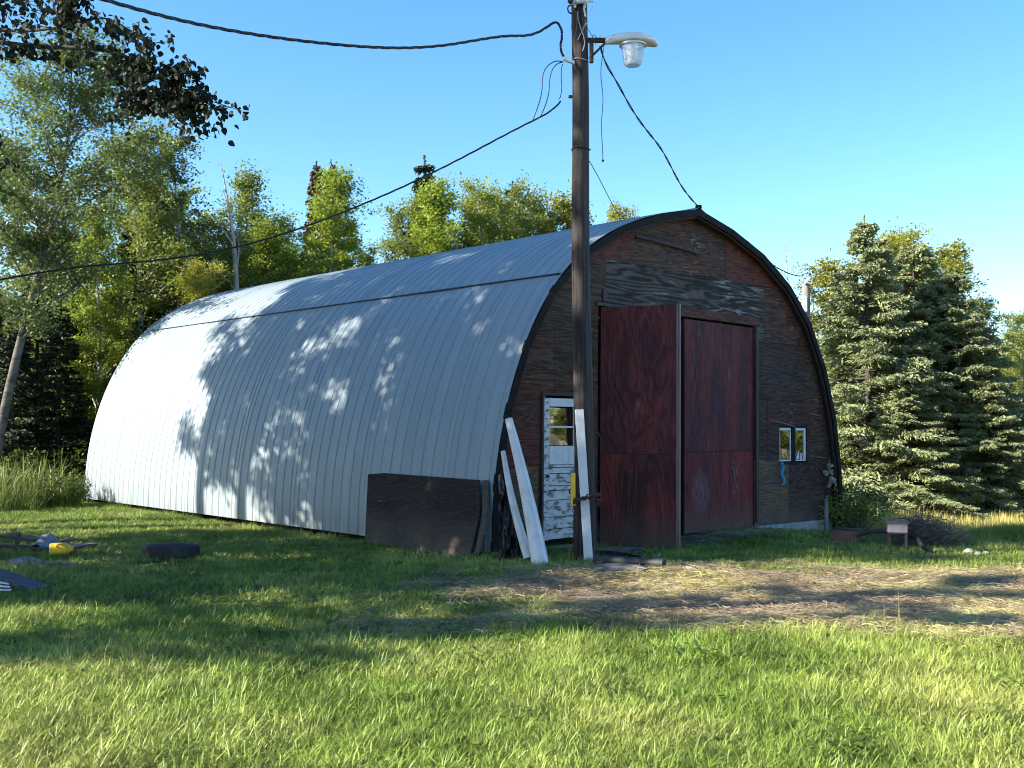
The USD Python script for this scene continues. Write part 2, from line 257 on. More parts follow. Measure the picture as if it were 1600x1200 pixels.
grass_mat('grass_dry', [(0, (.48, .41, .12)), (.5, (.62, .54, .17)), (.8, (.40, .42, .09)), (1, (.72, .62, .28))])
grass_mat('grass_weed', [(0, (.14, .18, .035)), (.5, (.24, .27, .06)), (.85, (.38, .35, .12)), (1, (.45, .36, .2))])
grass_mat('straw', [(0, (.26, .20, .13)), (.5, (.44, .35, .23)), (1, (.64, .54, .38))], trans=.1)
M('ground_look', {'a': ('attribute', {'attribute': 'dirt'}), 'g': ('geometry', {}), 'n': ('noise_texture', {'scale': 1.1, 'detail': 7, 'roughness': .65}), 'n2': ('noise_texture', {'scale': 14, 'detail': 6, 'roughness': .7}),
                  'rg': ('rgb_ramp', {'ramp': [(.3, (.05, .062, .018)), (.7, (.11, .115, .04))]}), 'rd': ('rgb_ramp', {'ramp': [(.32, (.16, .115, .075)), (.55, (.31, .24, .16)), (.72, (.42, .345, .235))]}),
                  'mx': ('mix_color', {}), 'mul': ('mix_color', {'blend_type': 'multiply', 'fac': .7}), 'r2': ('rgb_ramp', {'ramp': [(.3, (.5, .5, .5)), (.7, (1.25, 1.2, 1.15))]}),
                  'b': ('bump', {'strength': .8, 'distance': .03}), 'p': ('principled_bsdf', {'roughness': .95, 'specular_ior_level': .15})},
  [('g.position', 'n.vector'), ('g.position', 'n2.vector'), ('n.fac', 'rg.fac'), ('n.fac', 'rd.fac'), ('a.fac', 'mx.fac'), ('rg.color', 'mx.a'), ('rd.color', 'mx.b'), ('n2.fac', 'r2.fac'), ('mx.result', 'mul.a'), ('r2.color', 'mul.b'),
   ('mul.result', 'p.base_color'), ('n2.fac', 'b.height'), ('b.normal', 'p.normal')])

# ---------------------------------------------------------------- ground
C0 = np.array([-0.2544, 13.5579, 0.0])           # front left corner of the barn's roof edge
def local(x, y):
    dx, dy = np.asarray(x) - C0[0], np.asarray(y) - C0[1]
    return dx * UX[0] + dy * UX[1], dx * UY[0] + dy * UY[1]
def world(s, d, z=0.0): return C0 + np.asarray(s) * UX + np.asarray(d) * UY + np.array([0, 0, z])
def gz(x, y):
    x, y = np.asarray(x, float), np.asarray(y, float)
    s, d = local(x, y)
    z = 0.012 * np.clip(d + .3, 0, 40) * np.clip(1 - (s - 4) / 8, 0, 1)
    p = np.stack([x, y, 0 * x], -1)
    near = np.exp(-((x / 40) ** 2 + ((y - 10) / 50) ** 2))
    z = z + near * (.10 * (meshkit.fbm(p * .35, 3, 5) - .5) + .05 * (meshkit.fbm(p * 1.6, 3, 9) - .5))
    z = z + .09 * np.exp(-(((s - 5.2) / 1.2) ** 2 + ((d + .55) / .6) ** 2)) - .17 * np.exp(-(((s - 7.7) / 1.1) ** 2 + ((d + .1) / .8) ** 2))          # grassy bank under the right door
    sm = lambda t: (lambda u: u * u * (3 - 2 * u))(np.clip(t, 0, 1))
    z = z - .5 * sm((x - 5.2) / 4) * sm((y - 15.5) / 4.5)                              # the yard falls away beyond the right corner
    z = z + .22 * np.exp(-(((x - 8.3) / .8) ** 2 + ((y - 17.2) / .9) ** 2))          # small mound at the right
    z = z + .10 * np.exp(-(((x - 1.9) / 1.5) ** 2 + ((y - 11.9) / .7) ** 2))
    return z
def dirt(x, y):
    x, y = np.asarray(x, float), np.asarray(y, float)
    p = np.stack([x, y, 0 * x], -1)
    n = meshkit.fbm(p * .8, 4, 21) - .5; n2 = meshkit.fbm(p * np.array([.5, 1.4, 1]), 4, 33) - .5
    yn = y + n * 1.1
    a = np.clip((yn - (8.15 - .10 * np.clip(x - 2, 0, 8))) / .5, 0, 1) * np.clip((12.9 + .14 * x - yn) / 1.5, 0, 1)
    b = np.clip((x + n2 * 3.5 + .6) / 1.8, 0, 1)
    m = a * b * np.clip(.98 - .06 * np.clip(x - 4.2, 0, 6) + n2 * 1.2, .2, 1)
    tongue = np.clip(1 - ((yn - 9.0) / .45) ** 2, 0, 1) * np.clip((x + 2.6 + n2 * 2) / 1.2, 0, 1) * np.clip((.6 - x) / .6, 0, 1) * .55
    s, d = local(x, y)
    sill = np.clip((s - 3.1) / .3, 0, 1) * np.clip((6.0 - s) / .4, 0, 1) * np.clip((d + .75) / .25, 0, 1)
    return np.clip(np.maximum(np.maximum(m, tongue), sill), 0, 1)
def axis(lo, hi, step):
    c = list(np.arange(lo, hi + 1e-9, step)); g = step
    while c[-1] < 2500: g *= 1.25; c.append(c[-1] + g)
    g = step
    while c[0] > -2500: g *= 1.25; c.insert(0, c[0] - g)
    return np.array(c)
gx, gy = axis(-15, 17, .13), axis(3.5, 32, .13)
GX, GY = np.meshgrid(gx, gy, indexing='ij')
gv = np.stack([GX, GY, gz(GX, GY)], -1).reshape(-1, 3)
i, j = np.meshgrid(np.arange(len(gx) - 1), np.arange(len(gy) - 1), indexing='ij'); n = len(gy)
gq = np.stack([i * n + j, (i + 1) * n + j, (i + 1) * n + j + 1, i * n + j + 1], -1).reshape(-1, 4)
g = put('ground', (gv, gq), 'ground_look', smooth=True); tag(g, 'rough lawn and bare earth yard around the barn', 'ground', kind='structure')
UsdGeom.PrimvarsAPI(g).CreatePrimvar('dirt', Sdf.ValueTypeNames.FloatArray, 'vertex').Set(Vt.FloatArray.FromNumpy(dirt(gv[:, 0], gv[:, 1]).astype(np.float32)))
tag(stage.GetPrimAtPath('/World/sky'), 'clear blue sky', 'sky', kind='structure')
def onground(px, py):
    r = ray(px, py); Y = 10.0
    for _ in range(40):
        p = r * Y; zz = float(gz(p[0], p[1])); Y += .6 * ((EYE - zz) / max(-r[2], 1e-3) - Y)
    p = r * Y; return np.array([p[0], p[1], float(gz(p[0], p[1]))])

# ---------------------------------------------------------------- the barn
W, H, LN = 8.7128, 5.139, 13.09
def arc(n=80):
    hs = np.array([0, .25, .5, .7, .85, .95, 1.]) * H
    ws = np.r_[1, .98184, .89538, .75316, .5396, .25857, 0] * W / 2
    t = np.r_[0, np.cumsum(np.hypot(np.diff(hs), np.diff(ws)))]; t /= t[-1]; tt = np.linspace(0, 1, n)
    return np.stack([CubicSpline(t, ws)(tt), CubicSpline(t, hs)(tt)], 1)
ARC = arc(161)                                   # (half width, height) from eave to ridge
_t = np.gradient(ARC, axis=0); _t /= np.linalg.norm(_t, axis=1)[:, None]
NRM = np.stack([_t[:, 1], -_t[:, 0]], 1)          # outward in (half width, height)
TILT = 0.012
barn = thing('barn', 'long arched barn of ribbed silver metal with a dark red plywood front', 'barn', C0, YAW, rotx=TILT)
def wl(px, py, d=.18):
    """the point (s, z) of the front wall seen at a pixel"""
    r = ray(px, py); n = UY; o = np.array([0, 0, EYE]); q = C0 + UY * d
    t = ((q - o) @ n) / (r @ n); p = o + r * t - C0
    return np.array([p @ UX, p[2] - TILT * d])
WD = .18
gable = sg.Polygon(np.vstack([np.stack([W / 2 - (ARC[::4, 0] - .02), ARC[::4, 1] - .03], 1), np.stack([W / 2 + (ARC[::-4, 0] - .02), ARC[::-4, 1] - .03], 1)]).clip([0, .0], [99, 99])).buffer(0)
DZ0, DZ1 = .16, 2.10; DS0, DS1 = 1.10, 1.78      # small door
OP = sg.box(2.19, -.1, 6.14, 3.45)               # big doorway
w0, w1 = wl(1217, 668), wl(1258, 720)
WIN = (w0[0], w1[1], w1[0], w0[1])
SMALL = sg.box(DS0 - .07, -.1, DS1 + .07, DZ1 + .07)
WINB = sg.box(WIN[0] - .03, WIN[1] - .03, WIN[2] + .03, WIN[3] + .03)
holes = OP.union(SMALL).union(WINB)
rng = np.random.default_rng(3)
courses = [.07, 1.17, 2.2, 3.2, 4.15, 5.2]
cuts = {0: [0, 1.0, 2.2, 7.2, 8.75], 1: [0, 1.0, 2.2, 6.55, 7.9, 8.75], 2: [0, 1.3, 2.2, 6.35, 7.75, 8.75], 3: [0, 2.35, 4.75, 6.45, 8.75], 4: [0, 3.0, 5.3, 8.75]}
looks = {(0, 0): 'wall_bare', (0, 1): 'wall_dark', (0, 2): 'wall_bare', (0, 3): 'wall_dark', (0, 4): 'wall_red', (1, 0): 'wall_red', (1, 1): 'wall_red', (1, 3): 'wall_dark', (1, 4): 'wall_brown', (2, 0): 'wall_brown', (2, 1): 'wall_brown', (2, 3): 'wall_dark', (2, 4): 'wall_brown',
         (3, 0): 'wall_brown', (3, 1): 'wall_grey', (3, 2): 'wall_grey', (3, 3): 'wall_brown', (4, 0): 'wall_red', (4, 1): 'wall_brown', (4, 2): 'wall_red'}
# strip between the small door and the big doorway, and the rest of the plywood front
for ci in range(5):
    for k in range(len(cuts[ci]) - 1):
        poly = sg.box(cuts[ci][k] + .0025, courses[ci] + .0025, cuts[ci][k + 1] - .0025, courses[ci + 1] - .0025).intersection(gable).difference(holes)
        for g_ in getattr(poly, 'geoms', [poly]):
            m = extrude(g_, .012)
            if m is None: continue
            m.apply_translation([0, WD - rng.uniform(0, .006), 0]); put('plywood_sheet', m, looks.get((ci, k), 'wall_dark'), barn)
m = extrude(gable.difference(holes).buffer(-.004), .05); m.apply_translation([0, WD + .02, 0]); put('wall_frame', m, 'interior_dark', barn)
m = extrude(sg.box(6.14, -.4, 8.62, .066), .16); m.apply_translation([0, WD - .035, 0]); put('concrete_footing', m, 'concrete', barn)
m = extrude(sg.box(.08, -.25, 2.15, .066), .10); m.apply_translation([0, WD + .004, 0]); put('concrete_footing', m, 'concrete', barn)
# back wall and earth floor close the dark inside
m = extrude(gable, .03); m.apply_translation([0, LN - .15, 0]); put('back_wall', m, 'interior_dark', barn)

# roof sheets: 0.9 m wide with four ribs, a lower and an upper run on each slope
def sheet(d0, d1, i0, i1, lift, side, step=5):
    idx = np.unique(np.r_[np.arange(i0, i1, step), i1]); ds, hs = [], []
    for k in range(4):
        c = d0 + (k + .5) * (d1 - d0) / 4
        ds += [c - .019, c - .007, c + .007, c + .019]; hs += [0, .010, .010, 0]
    ds = np.array([d0 + .001] + ds + [d1 - .001]); hs = np.array([0.0] + hs + [0.0])
    A, N = ARC[idx], NRM[idx]
    rad = A[:, None] + N[:, None] * (hs + lift)[None, :, None]
    s = W / 2 - side * rad[..., 0]; v = np.stack([s, np.broadcast_to(ds, s.shape), rad[..., 1]], -1)
    a, b = v.shape[:2]; i, j = np.meshgrid(np.arange(a - 1), np.arange(b - 1), indexing='ij')
    q = np.stack([i * b + j, i * b + j + 1, (i + 1) * b + j + 1, (i + 1) * b + j], -1).reshape(-1, 4)
    return v.reshape(-1, 3), q if side < 0 else q[:, ::-1]
SEAM = 87; nP = 14; pw = LN / nP
for k in range(nP):
    lf = .002 * (k % 2) + rng.uniform(0, .003)
    put('roof_sheet', sheet(k * pw, (k + 1) * pw, 2, SEAM + 3, .004 + lf, 1), 'roof_metal', barn, smooth=30)
    put('roof_sheet', sheet(k * pw, (k + 1) * pw, SEAM, 160, .010 + lf, 1), 'roof_metal', barn, smooth=30)
for k in range(nP):
    put('roof_sheet', sheet(k * pw, (k + 1) * pw, 2, 160, .006, -1, 8), 'roof_metal', barn, smooth=30)
# tar paper edge showing along the lap, uneven
mb = MB(); ds = np.linspace(.01, LN - .3, 90); a, nn = ARC[SEAM], NRM[SEAM]
wv = .008 + .013 * np.clip(1 - ds / 9, 0, 1) * meshkit.fbm(np.stack([ds * 1.1, 0 * ds, 0 * ds], 1), 3, 4) * 2
tt = _t[SEAM]
prof = []
for dlo, dup_ in ((-1, .031), (1, .031)):
    pt = a[None] + nn[None] * dup_ + tt[None] * (dlo * wv)[:, None] * (1 if dlo < 0 else .35); prof.append(np.stack([W / 2 - pt[:, 0], ds, pt[:, 1]], 1))
v = np.vstack(prof); k = len(ds); i = np.arange(k - 1)
vb = v.copy(); vb[:, 0] += .008; vb[:, 2] -= .008
mb.add(np.vstack([v, vb]), np.vstack([np.stack([i, i + 1, k + i + 1, k + i], 1), np.stack([2 * k + i, 2 * k + i + 1, i + 1, i], 1), np.stack([k + i, k + i + 1, 3 * k + i + 1, 3 * k + i], 1)]))
put('lap_strip', mb.out(), 'tar', barn)
mb = MB(); mb.add(*bar((W / 2 - .07, -.01, H + .012), (W / 2 - .07, LN, H + .012), .17, .006, .001, up=(-.4, 0, 1))); mb.add(*bar((W / 2 + .07, -.01, H + .012), (W / 2 + .07, LN, H + .012), .17, .006, .001, up=(.4, 0, 1)))
put('ridge_cap', mb.out(), 'roof_metal', barn)
mb = MB(); mb.box((W / 2 + .01, .02, H + .05), (.06, .10, .06), ch=.01); put('ridge_end_block', mb.out(), 'fascia_dark', barn)
# bent edge boards round the arch, in straight lengths as they were nailed on
for side in (1, -1):
    kk = np.linspace(2, 160, 9).astype(int)
    for a0, a1 in zip(kk[:-1], kk[1:]):
        p, q = ARC[a0], ARC[a1]; nrm = (NRM[a0] + NRM[a1]) / 2; nrm /= np.linalg.norm(nrm)
        sag = .0
        for nm, dd, depth, inset, wd in (('edge_board', .0, .035, .055, .11), ('edge_lip', .042, .05, .115, .022)):
            c0, c1 = p - nrm * (inset - .012), q - nrm * (inset - .012)
            P0 = np.array([W / 2 - side * c0[0], dd + depth / 2 - .012, c0[1]]); P1 = np.array([W / 2 - side * c1[0], dd + depth / 2 - .012, c1[1]])
            ext = (P1 - P0) / np.linalg.norm(P1 - P0) * .004
            put(nm, bar(P0 + ext, P1 - ext, depth, wd, .004, up=(-side * nrm[0], 0, nrm[1])), 'fascia_dark' if nm == 'edge_board' else 'trim_wood', barn)
# arch rib that closes the gap between the roof edge and the front wall
mb = MB(); A = ARC[::5]; Nn = NRM[::5]
for side in (1, -1):
    o = A - Nn * .006; v = np.vstack([np.stack([W / 2 - side * o[:, 0], np.full(len(o), dd), o[:, 1]], 1) for dd in (.03, WD + .06)]); k = len(o); i = np.arange(k - 1)
    mb.add(v, np.stack([i, i + 1, k + i + 1, k + i], 1))
put('soffit', mb.out(), 'interior_dark', barn)

# big doors
def leaf_door(name, label, hinge, ang, width, z0, z1, seams_s, seams_z, mats, edge):
    """a hinged plywood leaf: sheets on a frame, hinge at (s, d)"""
    d = put(name, MB().box((0, 0, 0), (.001, .001, .001)).out(), 'interior_dark', barn) if False else None
    X = UsdGeom.Xform.Define(stage, numbered(str(barn.GetPath()), name)); tag(X, label)
    c, s = math.cos(ang), math.sin(ang)
    def tr(m):
        v, f = (np.array(m.vertices), np.array(m.faces)) if hasattr(m, 'vertices') else m
        v = np.array(v); o = v.copy(); o[:, 0] = hinge[0] + c * v[:, 0] - s * v[:, 1]; o[:, 1] = hinge[1] + s * v[:, 0] + c * v[:, 1]; return o, f
    ss = [0] + seams_s + [width]; zz = [z0] + seams_z + [z1]; n = 0
    for a in range(len(ss) - 1):
        for b in range(len(zz) - 1):
            x0, x1, y0, y1 = ss[a] + .002, ss[a + 1] - .002, zz[b] + .002, zz[b + 1] - .002
            mm = cbox((x1 - x0, .014, y1 - y0), .003).copy(); mm.apply_translation([(x0 + x1) / 2, .007 + rng.uniform(0, .004), (y0 + y1) / 2])
            put('plywood_sheet', tr(mm), mats[n % len(mats)], X); n += 1
    for x in (.045, width - .045):
        mm = cbox((.086, .045, z1 - z0 - .01), .004).copy(); mm.apply_translation([x, .045, (z0 + z1) / 2]); put('frame_post', tr(mm), 'interior_dark', X)
    for z in (z0 + .06, (z0 + z1) / 2, z1 - .06):
        mm = cbox((width - .18, .044, .09), .004).copy(); mm.apply_translation([width / 2, .045, z]); put('frame_rail', tr(mm), 'interior_dark', X)
    if edge:
        for k, x in enumerate((width - .001, width + .026)):
            mm = cbox((.022, .075, z1 - z0 + .03), .003).copy(); mm.apply_translation([x + .011, .034, (z0 + z1) / 2]); put('edge_strip', tr(mm), 'edge_wood', X)
    return X
leaf_door('barn_door', 'left door leaf swung outward', (2.19, .13), math.radians(-64), 1.10, .0, 3.43, [], [1.33], ['door_red', 'door_wine'], True)
leaf_door('barn_door', 'closed right door leaf', (4.17, .14), math.radians(1.5), 1.96, .06, 3.42, [1.05], [1.33], ['door_scuffed', 'door_wine', 'door_bright', 'door_wine'], False)
put('door_header', bar((2.12, .155, 3.475), (4.0, .155, 3.475), .03, .045, .004), 'trim_wood', barn); put('door_header', bar((4.02, .155, 3.525), (6.25, .155, 3.525), .03, .145, .004), 'wall_red', barn)
put('door_jamb', bar((6.18, .150, .13), (6.18, .150, 3.44), .03, .07, .004, up=(1, 0, 0)), 'trim_wood', barn)
p = wl(940, 462); put('hinge_plate', bar((p[0], .16, p[1] - .09), (p[0], .16, p[1] + .09), .02, .09, .003, up=(1, 0, 0)), 'trim_wood', barn)
a, b = wl(985, 370), wl(1086, 398)
mb = MB(); mb.tube(spline([(a[0], .13, a[1]), ((a[0] + b[0]) / 2, .125, (a[1] + b[1]) / 2 + .01), (b[0], .13, b[1])], 8), .022, 6); put('gable_pole', mb.out(), 'trim_wood', barn)
for (x0, y0, x1, y1) in ((1197, 657, 1242, 669), (1258, 647, 1280, 652), (1268, 714, 1287, 717)):
    a, b = wl(x0, y0), wl(x1, y1); mb = MB(); mb.tube(spline([(a[0], .14, a[1]), ((a[0] + b[0]) / 2, .12, (a[1] + b[1]) / 2 + .015), (b[0], .15, b[1])], 8), [.004, .006, .008, .009, .009, .008, .006, .003], 5)
    put('splinter', mb.out(), 'edge_wood', barn)

# small white door
X = UsdGeom.Xform.Define(stage, numbered(str(barn.GetPath()), 'door')); tag(X, 'narrow white door with flaking paint and two panes')
def sb(name, x0, x1, z0, z1, y0, y1, mat, ch=.003): return put(name, MB().box(((x0 + x1) / 2, (y0 + y1) / 2, (z0 + z1) / 2), (x1 - x0, y1 - y0, z1 - z0), ch=ch).out(), mat, X)
fr = WD - .03
sb('frame', DS0 - .07, DS0 - .03, .02, DZ1 + .03, fr - .01, WD + .05, 'trim_wood'); sb('frame', DS1 + .03, DS1 + .07, .02, DZ1 + .03, fr - .01, WD + .05, 'trim_wood')
sb('frame', DS0 - .07, DS1 + .07, DZ1 + .032, DZ1 + .075, fr - .01, WD + .05, 'trim_wood')
sb('frame', DS0 - .028, DS0 - .003, .05, DZ1 + .03, fr, WD + .05, 'peeling_white'); sb('frame', DS1 + .003, DS1 + .028, .05, DZ1 + .03, fr, WD + .05, 'peeling_white')
y0, y1 = fr + .012, fr + .052
hgt = DZ1 - DZ0
def zf(py): return DZ1 - (py - 625) / (843 - 625) * hgt
sl = .085
sb('stile', DS0, DS0 + sl, DZ0, DZ1, y0, y1, 'peeling_white'); sb('stile', DS1 - sl, DS1, DZ0, DZ1, y0, y1, 'peeling_white')
L0, L1 = DS0 + sl + .001, DS1 - sl - .001
sb('rail', L0, L1, zf(638), DZ1, y0, y1, 'white_paint'); sb('rail', L0, L1, zf(732), zf(728), y0, y1, 'peeling_white')
sb('muntin', L0 + .011, L1 - .011, zf(671), zf(668), y0 + .006, y1 - .006, 'white_paint')
for (a, b) in ((640, 668), (671, 698)):
    sb('pane', L0 + .012, L1 - .012, zf(b) + .001, zf(a) - .001, y0 + .016, y0 + .020, 'window_glass', 0)
sb('sash', L0, L0 + .011, zf(698), zf(638), y0 + .002, y1 - .004, 'white_paint'); sb('sash', L1 - .011, L1, zf(698), zf(638), y0 + .002, y1 - .004, 'white_paint')
nb = 4; ww = (L1 - L0) / nb
for k in range(nb): sb('tongue_board', L0 + k * ww + .0015, L0 + (k + 1) * ww - .0015, zf(727.5), zf(699), y0 - .008, y0 + .02, 'white_paint', .002)
for (a, b) in ((733, 741), (742, 760), (761, 767), (768, 782), (783, 808), (809, 826), (827, 842)):
    sb('rail' if b - a < 9 else 'lower_panel', L0, L1, zf(b), zf(a), y0 + (.0 if b - a < 9 else .012), y1, 'peeling_white')
mb = MB(); mb.mesh(trimesh.creation.icosphere(2, .022), trimesh.transformations.translation_matrix([DS0 + .04, y0 - .03, zf(745)])); mb.tube([(DS0 + .04, y0 - .03, zf(745)), (DS0 + .04, y0 + .005, zf(745))], .009, 8); put('knob', mb.out(), 'rust_iron', X, True)

# window
X = UsdGeom.Xform.Define(stage, numbered(str(barn.GetPath()), 'window'))
x0, z0, x1, z1 = WIN; a1, b0 = wl(1235, 700)[0], wl(1241.5, 700)[0]; t_ = .035
sb('frame', x0 - .03, x1 + .03, z1, z1 + .03, WD - .012, WD + .05, 'fascia_dark'); sb('frame', x0 - .03, x1 + .03, z0 - .035, z0, WD - .03, WD + .05, 'fascia_dark')
sb('mullion', a1 + .004, b0 - .004, z0, z1, WD - .01, WD + .04, 'fascia_dark')
for (p, q) in ((x0, a1), (b0, x1)):
    y0, y1 = WD + .002, WD + .034
    sb('sash', p, q, z1 - .05, z1 - .002, y0, y1, 'white_paint'); sb('sash', p, q, z0 + .002, z0 + .022, y0, y1, 'white_paint')
    sb('sash', q - (.05 if q == x1 else .022), q, z0 + .023, z1 - .051, y0, y1, 'white_paint'); sb('sash', p, p + .010, z0 + .023, z1 - .051, y0, y1, 'white_paint')
    sb('pane', p + .011, q - .023, z0 + .024, z1 - .052, y0 + .012, y0 + .016, 'window_glass', 0)
# sail and swirl emblem standing in the right pane
c = wl(1246, 712); sy = WD + .006
sail = sg.Polygon([wl(1243, 717), wl(1247.5, 704), wl(1248, 717)])
m = extrude(sail, .003); m.apply_translation([0, sy, 0]); put('sail_sticker', m, 'stripe_white', X)
cc = wl(1251, 715); ring = sg.Point(*cc).buffer(.036).difference(sg.Point(*cc).buffer(.017))
arm = sg.LineString([(cc[0] - .028, cc[1]), (cc[0] - .026, cc[1] + .045), (cc[0] + .01, cc[1] + .068), (cc[0] + .035, cc[1] + .055)]).buffer(.011)
m = extrude(ring.union(arm), .003); m.apply_translation([0, sy, 0]); put('swirl_sticker', m, 'white_paint', X)

# ---------------------------------------------------------------- things by the barn front
def in_barn(p):
    p = np.asarray(p, float); return C0 + p[..., :1] * UX + p[..., 1:2] * UY + p[..., 2:] * np.array([0, 0, 1])
# weathered plywood sheet leaning on the metal side
def plane_px(px, py, q, n):
    r = ray(px, py); o = np.array([0, 0, EYE]); t = ((q - o) @ n) / (r @ n); return o + r * t
base = world(-.34, 1, -.02); up = (-.34 + .02, 1.15); slope = np.array([.34 - .02, 0, 1.15]); slope /= np.linalg.norm(slope)
ezp = UX * slope[0] + np.array([0, 0, slope[2]]); nrm = np.cross(UY, ezp)
def lean(pts, t, off=0.0):
    P2 = []
    for (px, py) in pts:
        p = plane_px(px, py, base, nrm) - base; P2.append((p @ UY, p @ ezp))
    m = extrude(sg.Polygon(P2), t); v = np.array(m.vertices); v[:, 1] += off
    nn = nrm if nrm @ UX > 0 else -nrm
    return np.array(base) + v[:, :1] * UY + v[:, 1:2] * nn + v[:, 2:] * ezp, np.array(m.faces)
sh = put('plywood_board', lean([(575, 741), (600, 739), (680, 745), (749, 750), (749, 801), (733, 872), (650, 860), (570, 847)], .014), 'weathered_sheet')
tag(sh, 'weathered brown plywood sheet leaning on the silver side of the barn', 'plywood sheet')
sh = put('narrow_board', lean([(751, 749.5), (759, 749), (757, 815), (745, 862), (738, 866), (751, 803)], .03, .03), 'board_brown')
tag(sh, 'narrow brown board behind the right edge of the leaning plywood sheet', 'board')

def trough(top, bot, w0, w1, mat, label, flip=1, bend=.0):
    """a half round gutter length lying against the corner"""
    top, bot = np.array(top), np.array(bot); ax = (bot - top); L = np.linalg.norm(ax); ax /= L
    side = np.cross(ax, [0, 1, 0]); side /= np.linalg.norm(side); fw = np.cross(side, ax)
    if fw[1] > 0: fw = -fw
    n = 14; th = np.linspace(-1.75, 1.75, 11); rows = []
    for k in np.linspace(0, 1, n):
        w = (w0 + (w1 - w0) * k) / 2; c = top + ax * L * k + side * bend * math.sin(math.pi * k)
        rows.append(np.stack([c + side * w * math.sin(a) + flip * fw * w * (math.cos(a)) for a in th]))
    v = np.array(rows); m = len(th); i, j = np.meshgrid(np.arange(n - 1), np.arange(m - 1), indexing='ij')
    q = np.stack([i * m + j, i * m + j + 1, (i + 1) * m + j + 1, (i + 1) * m + j], -1).reshape(-1, 4)
    cen = np.repeat(v.mean(1, keepdims=True), m, 1); inner = v + (cen - v) * .03
    mb = MB().add(v.reshape(-1, 3), q).add(inner.reshape(-1, 3), q[:, ::-1])
    e = np.arange(n - 1)
    V = np.vstack([v[:, 0], inner[:, 0], v[:, -1], inner[:, -1]]); mb.add(V, np.vstack([np.stack([e, e + 1, n + e + 1, n + e], 1), np.stack([2 * n + e, 2 * n + e + 1, 3 * n + e + 1, 3 * n + e], 1)]))
    o = put('gutter', mb.out(), mat, smooth=40); tag(o, label, 'gutter'); return o
trough(at(795, 655, 13.35), at(845, 884, 12.75), .10, .215, 'white_metal', 'white metal gutter leaning on the barn corner, the wider front one', 1, .02)
trough(at(786, 705, 13.40), at(826, 872, 13.05), .06, .13, 'white_metal', 'thin white gutter tucked behind the wider one, beside the black tarp', 1, -.03)
# black tarp in the corner
u, v_ = np.meshgrid(np.linspace(0, 1, 34), np.linspace(0, 1, 46), indexing='ij')
tl, tr_, bl, br = at(779, 742, 13.55), at(792, 735, 13.6), at(779, 874, 13.35), at(838, 876, 13.2)
P = (tl * (1 - u[..., None]) + tr_ * u[..., None]) * (1 - v_[..., None]) + (bl * (1 - u[..., None]) + br * u[..., None]) * v_[..., None]
nz = meshkit.fbm(np.stack([u * 4, v_ * 5, 0 * u], -1), 4, 8); rid = np.abs(meshkit.fbm(np.stack([u * 7 + v_ * 3, v_ * 5 - u * 2, 0 * u + 3], -1), 3, 12) - .5)
P[..., 1] -= (nz - .4) * .25 + (.12 - rid) * .5 * v_; P[..., 0] += (nz - .5) * .05
a, b = P.shape[:2]; i, j = np.meshgrid(np.arange(a - 1), np.arange(b - 1), indexing='ij')
q = np.stack([i * b + j, i * b + j + 1, (i + 1) * b + j + 1, (i + 1) * b + j], -1).reshape(-1, 4)
o = put('tarp', (P.reshape(-1, 3), q[:, ::-1]), 'black_plastic', smooth=60); tag(o, 'crumpled black plastic tarp in the corner behind the white gutters', 'tarp')

# ---------------------------------------------------------------- utility pole
PY = 13.0; pb = at(913, 884, PY); px0, pz0 = pb[0], float(gz(pb[0], PY))
ptop = at(904, -22, PY)
pole = thing('utility_pole', 'tall dark wooden utility pole standing in front of the barn door', 'utility pole', (px0, PY, pz0))
def pl(px, py, dy=0.0):                           # pixel on the pole's plane -> pole coordinates
    p = at(px, py, PY + dy); return np.array([p[0] - px0, dy, p[2] - pz0])
n = 60; zz = np.linspace(-.3, ptop[2] - pz0, n); k = np.clip(zz / zz[-1], 0, 1)
top_off = ptop[0] - px0
mb = MB(); ring = 20; th = np.arange(ring) * 2 * np.pi / ring; V = []
for q_, zq in zip(k, zz):
    r = .129 - .034 * q_; p3 = np.stack([np.cos(th) * 1.5, np.sin(th) * 1.5, np.full(ring, zq * .5)], 1)
    r = r * (1 + .16 * (meshkit.fbm(p3 * np.array([2, 2, .6]), 3, 2) - .5)); V.append(np.stack([top_off * q_ + .012 * math.sin(zq * 1.3) + r * np.cos(th), r * np.sin(th), np.full(ring, zq)], 1))
V = np.vstack(V); i, j = np.meshgrid(np.arange(n - 1), np.arange(ring), indexing='ij'); kk = (j + 1) % ring
q = np.stack([i * ring + j, i * ring + kk, (i + 1) * ring + kk, (i + 1) * ring + j], -1).reshape(-1, 4)
mb.add(V, q); mb.add(np.vstack([V[-ring:], V[-ring:].mean(0, keepdims=True)]), np.stack([np.arange(ring), (np.arange(ring) + 1) % ring, np.full(ring, ring)], 1))
put('post', mb.out(), 'pole_wood', pole, smooth=60)
def poly_tube(pts, r, mat, name, parent, n=6, m=24, smooth=True): return put(name, MB().tube(spline(pts, m), r, n).out(), mat, parent, smooth)
for py in (234, 96): # wire band round the post
    c = pl(908 if py > 200 else 906, py); R = .118 if py > 200 else .106
    poly_tube([c + np.array([R * math.cos(t), R * math.sin(t), .01 * math.sin(2 * t)]) for t in np.linspace(0, 2 * math.pi, 17)], .006, 'cable_black' if py > 200 else 'cable_grey', 'wire_band', pole, 5, 40)
mb = MB(); c = pl(905, 12)
for kx in (-.06, .06): mb.add(*bar(c + [kx, -.11, -.05], c + [kx, -.11, .12], .03, .03))
mb.add(*bar(c + [-.13, -.125, .0], c + [.17, -.125, .05], .03, .045)); put('insulator_rack', mb.out(), 'lamp_grey', pole)
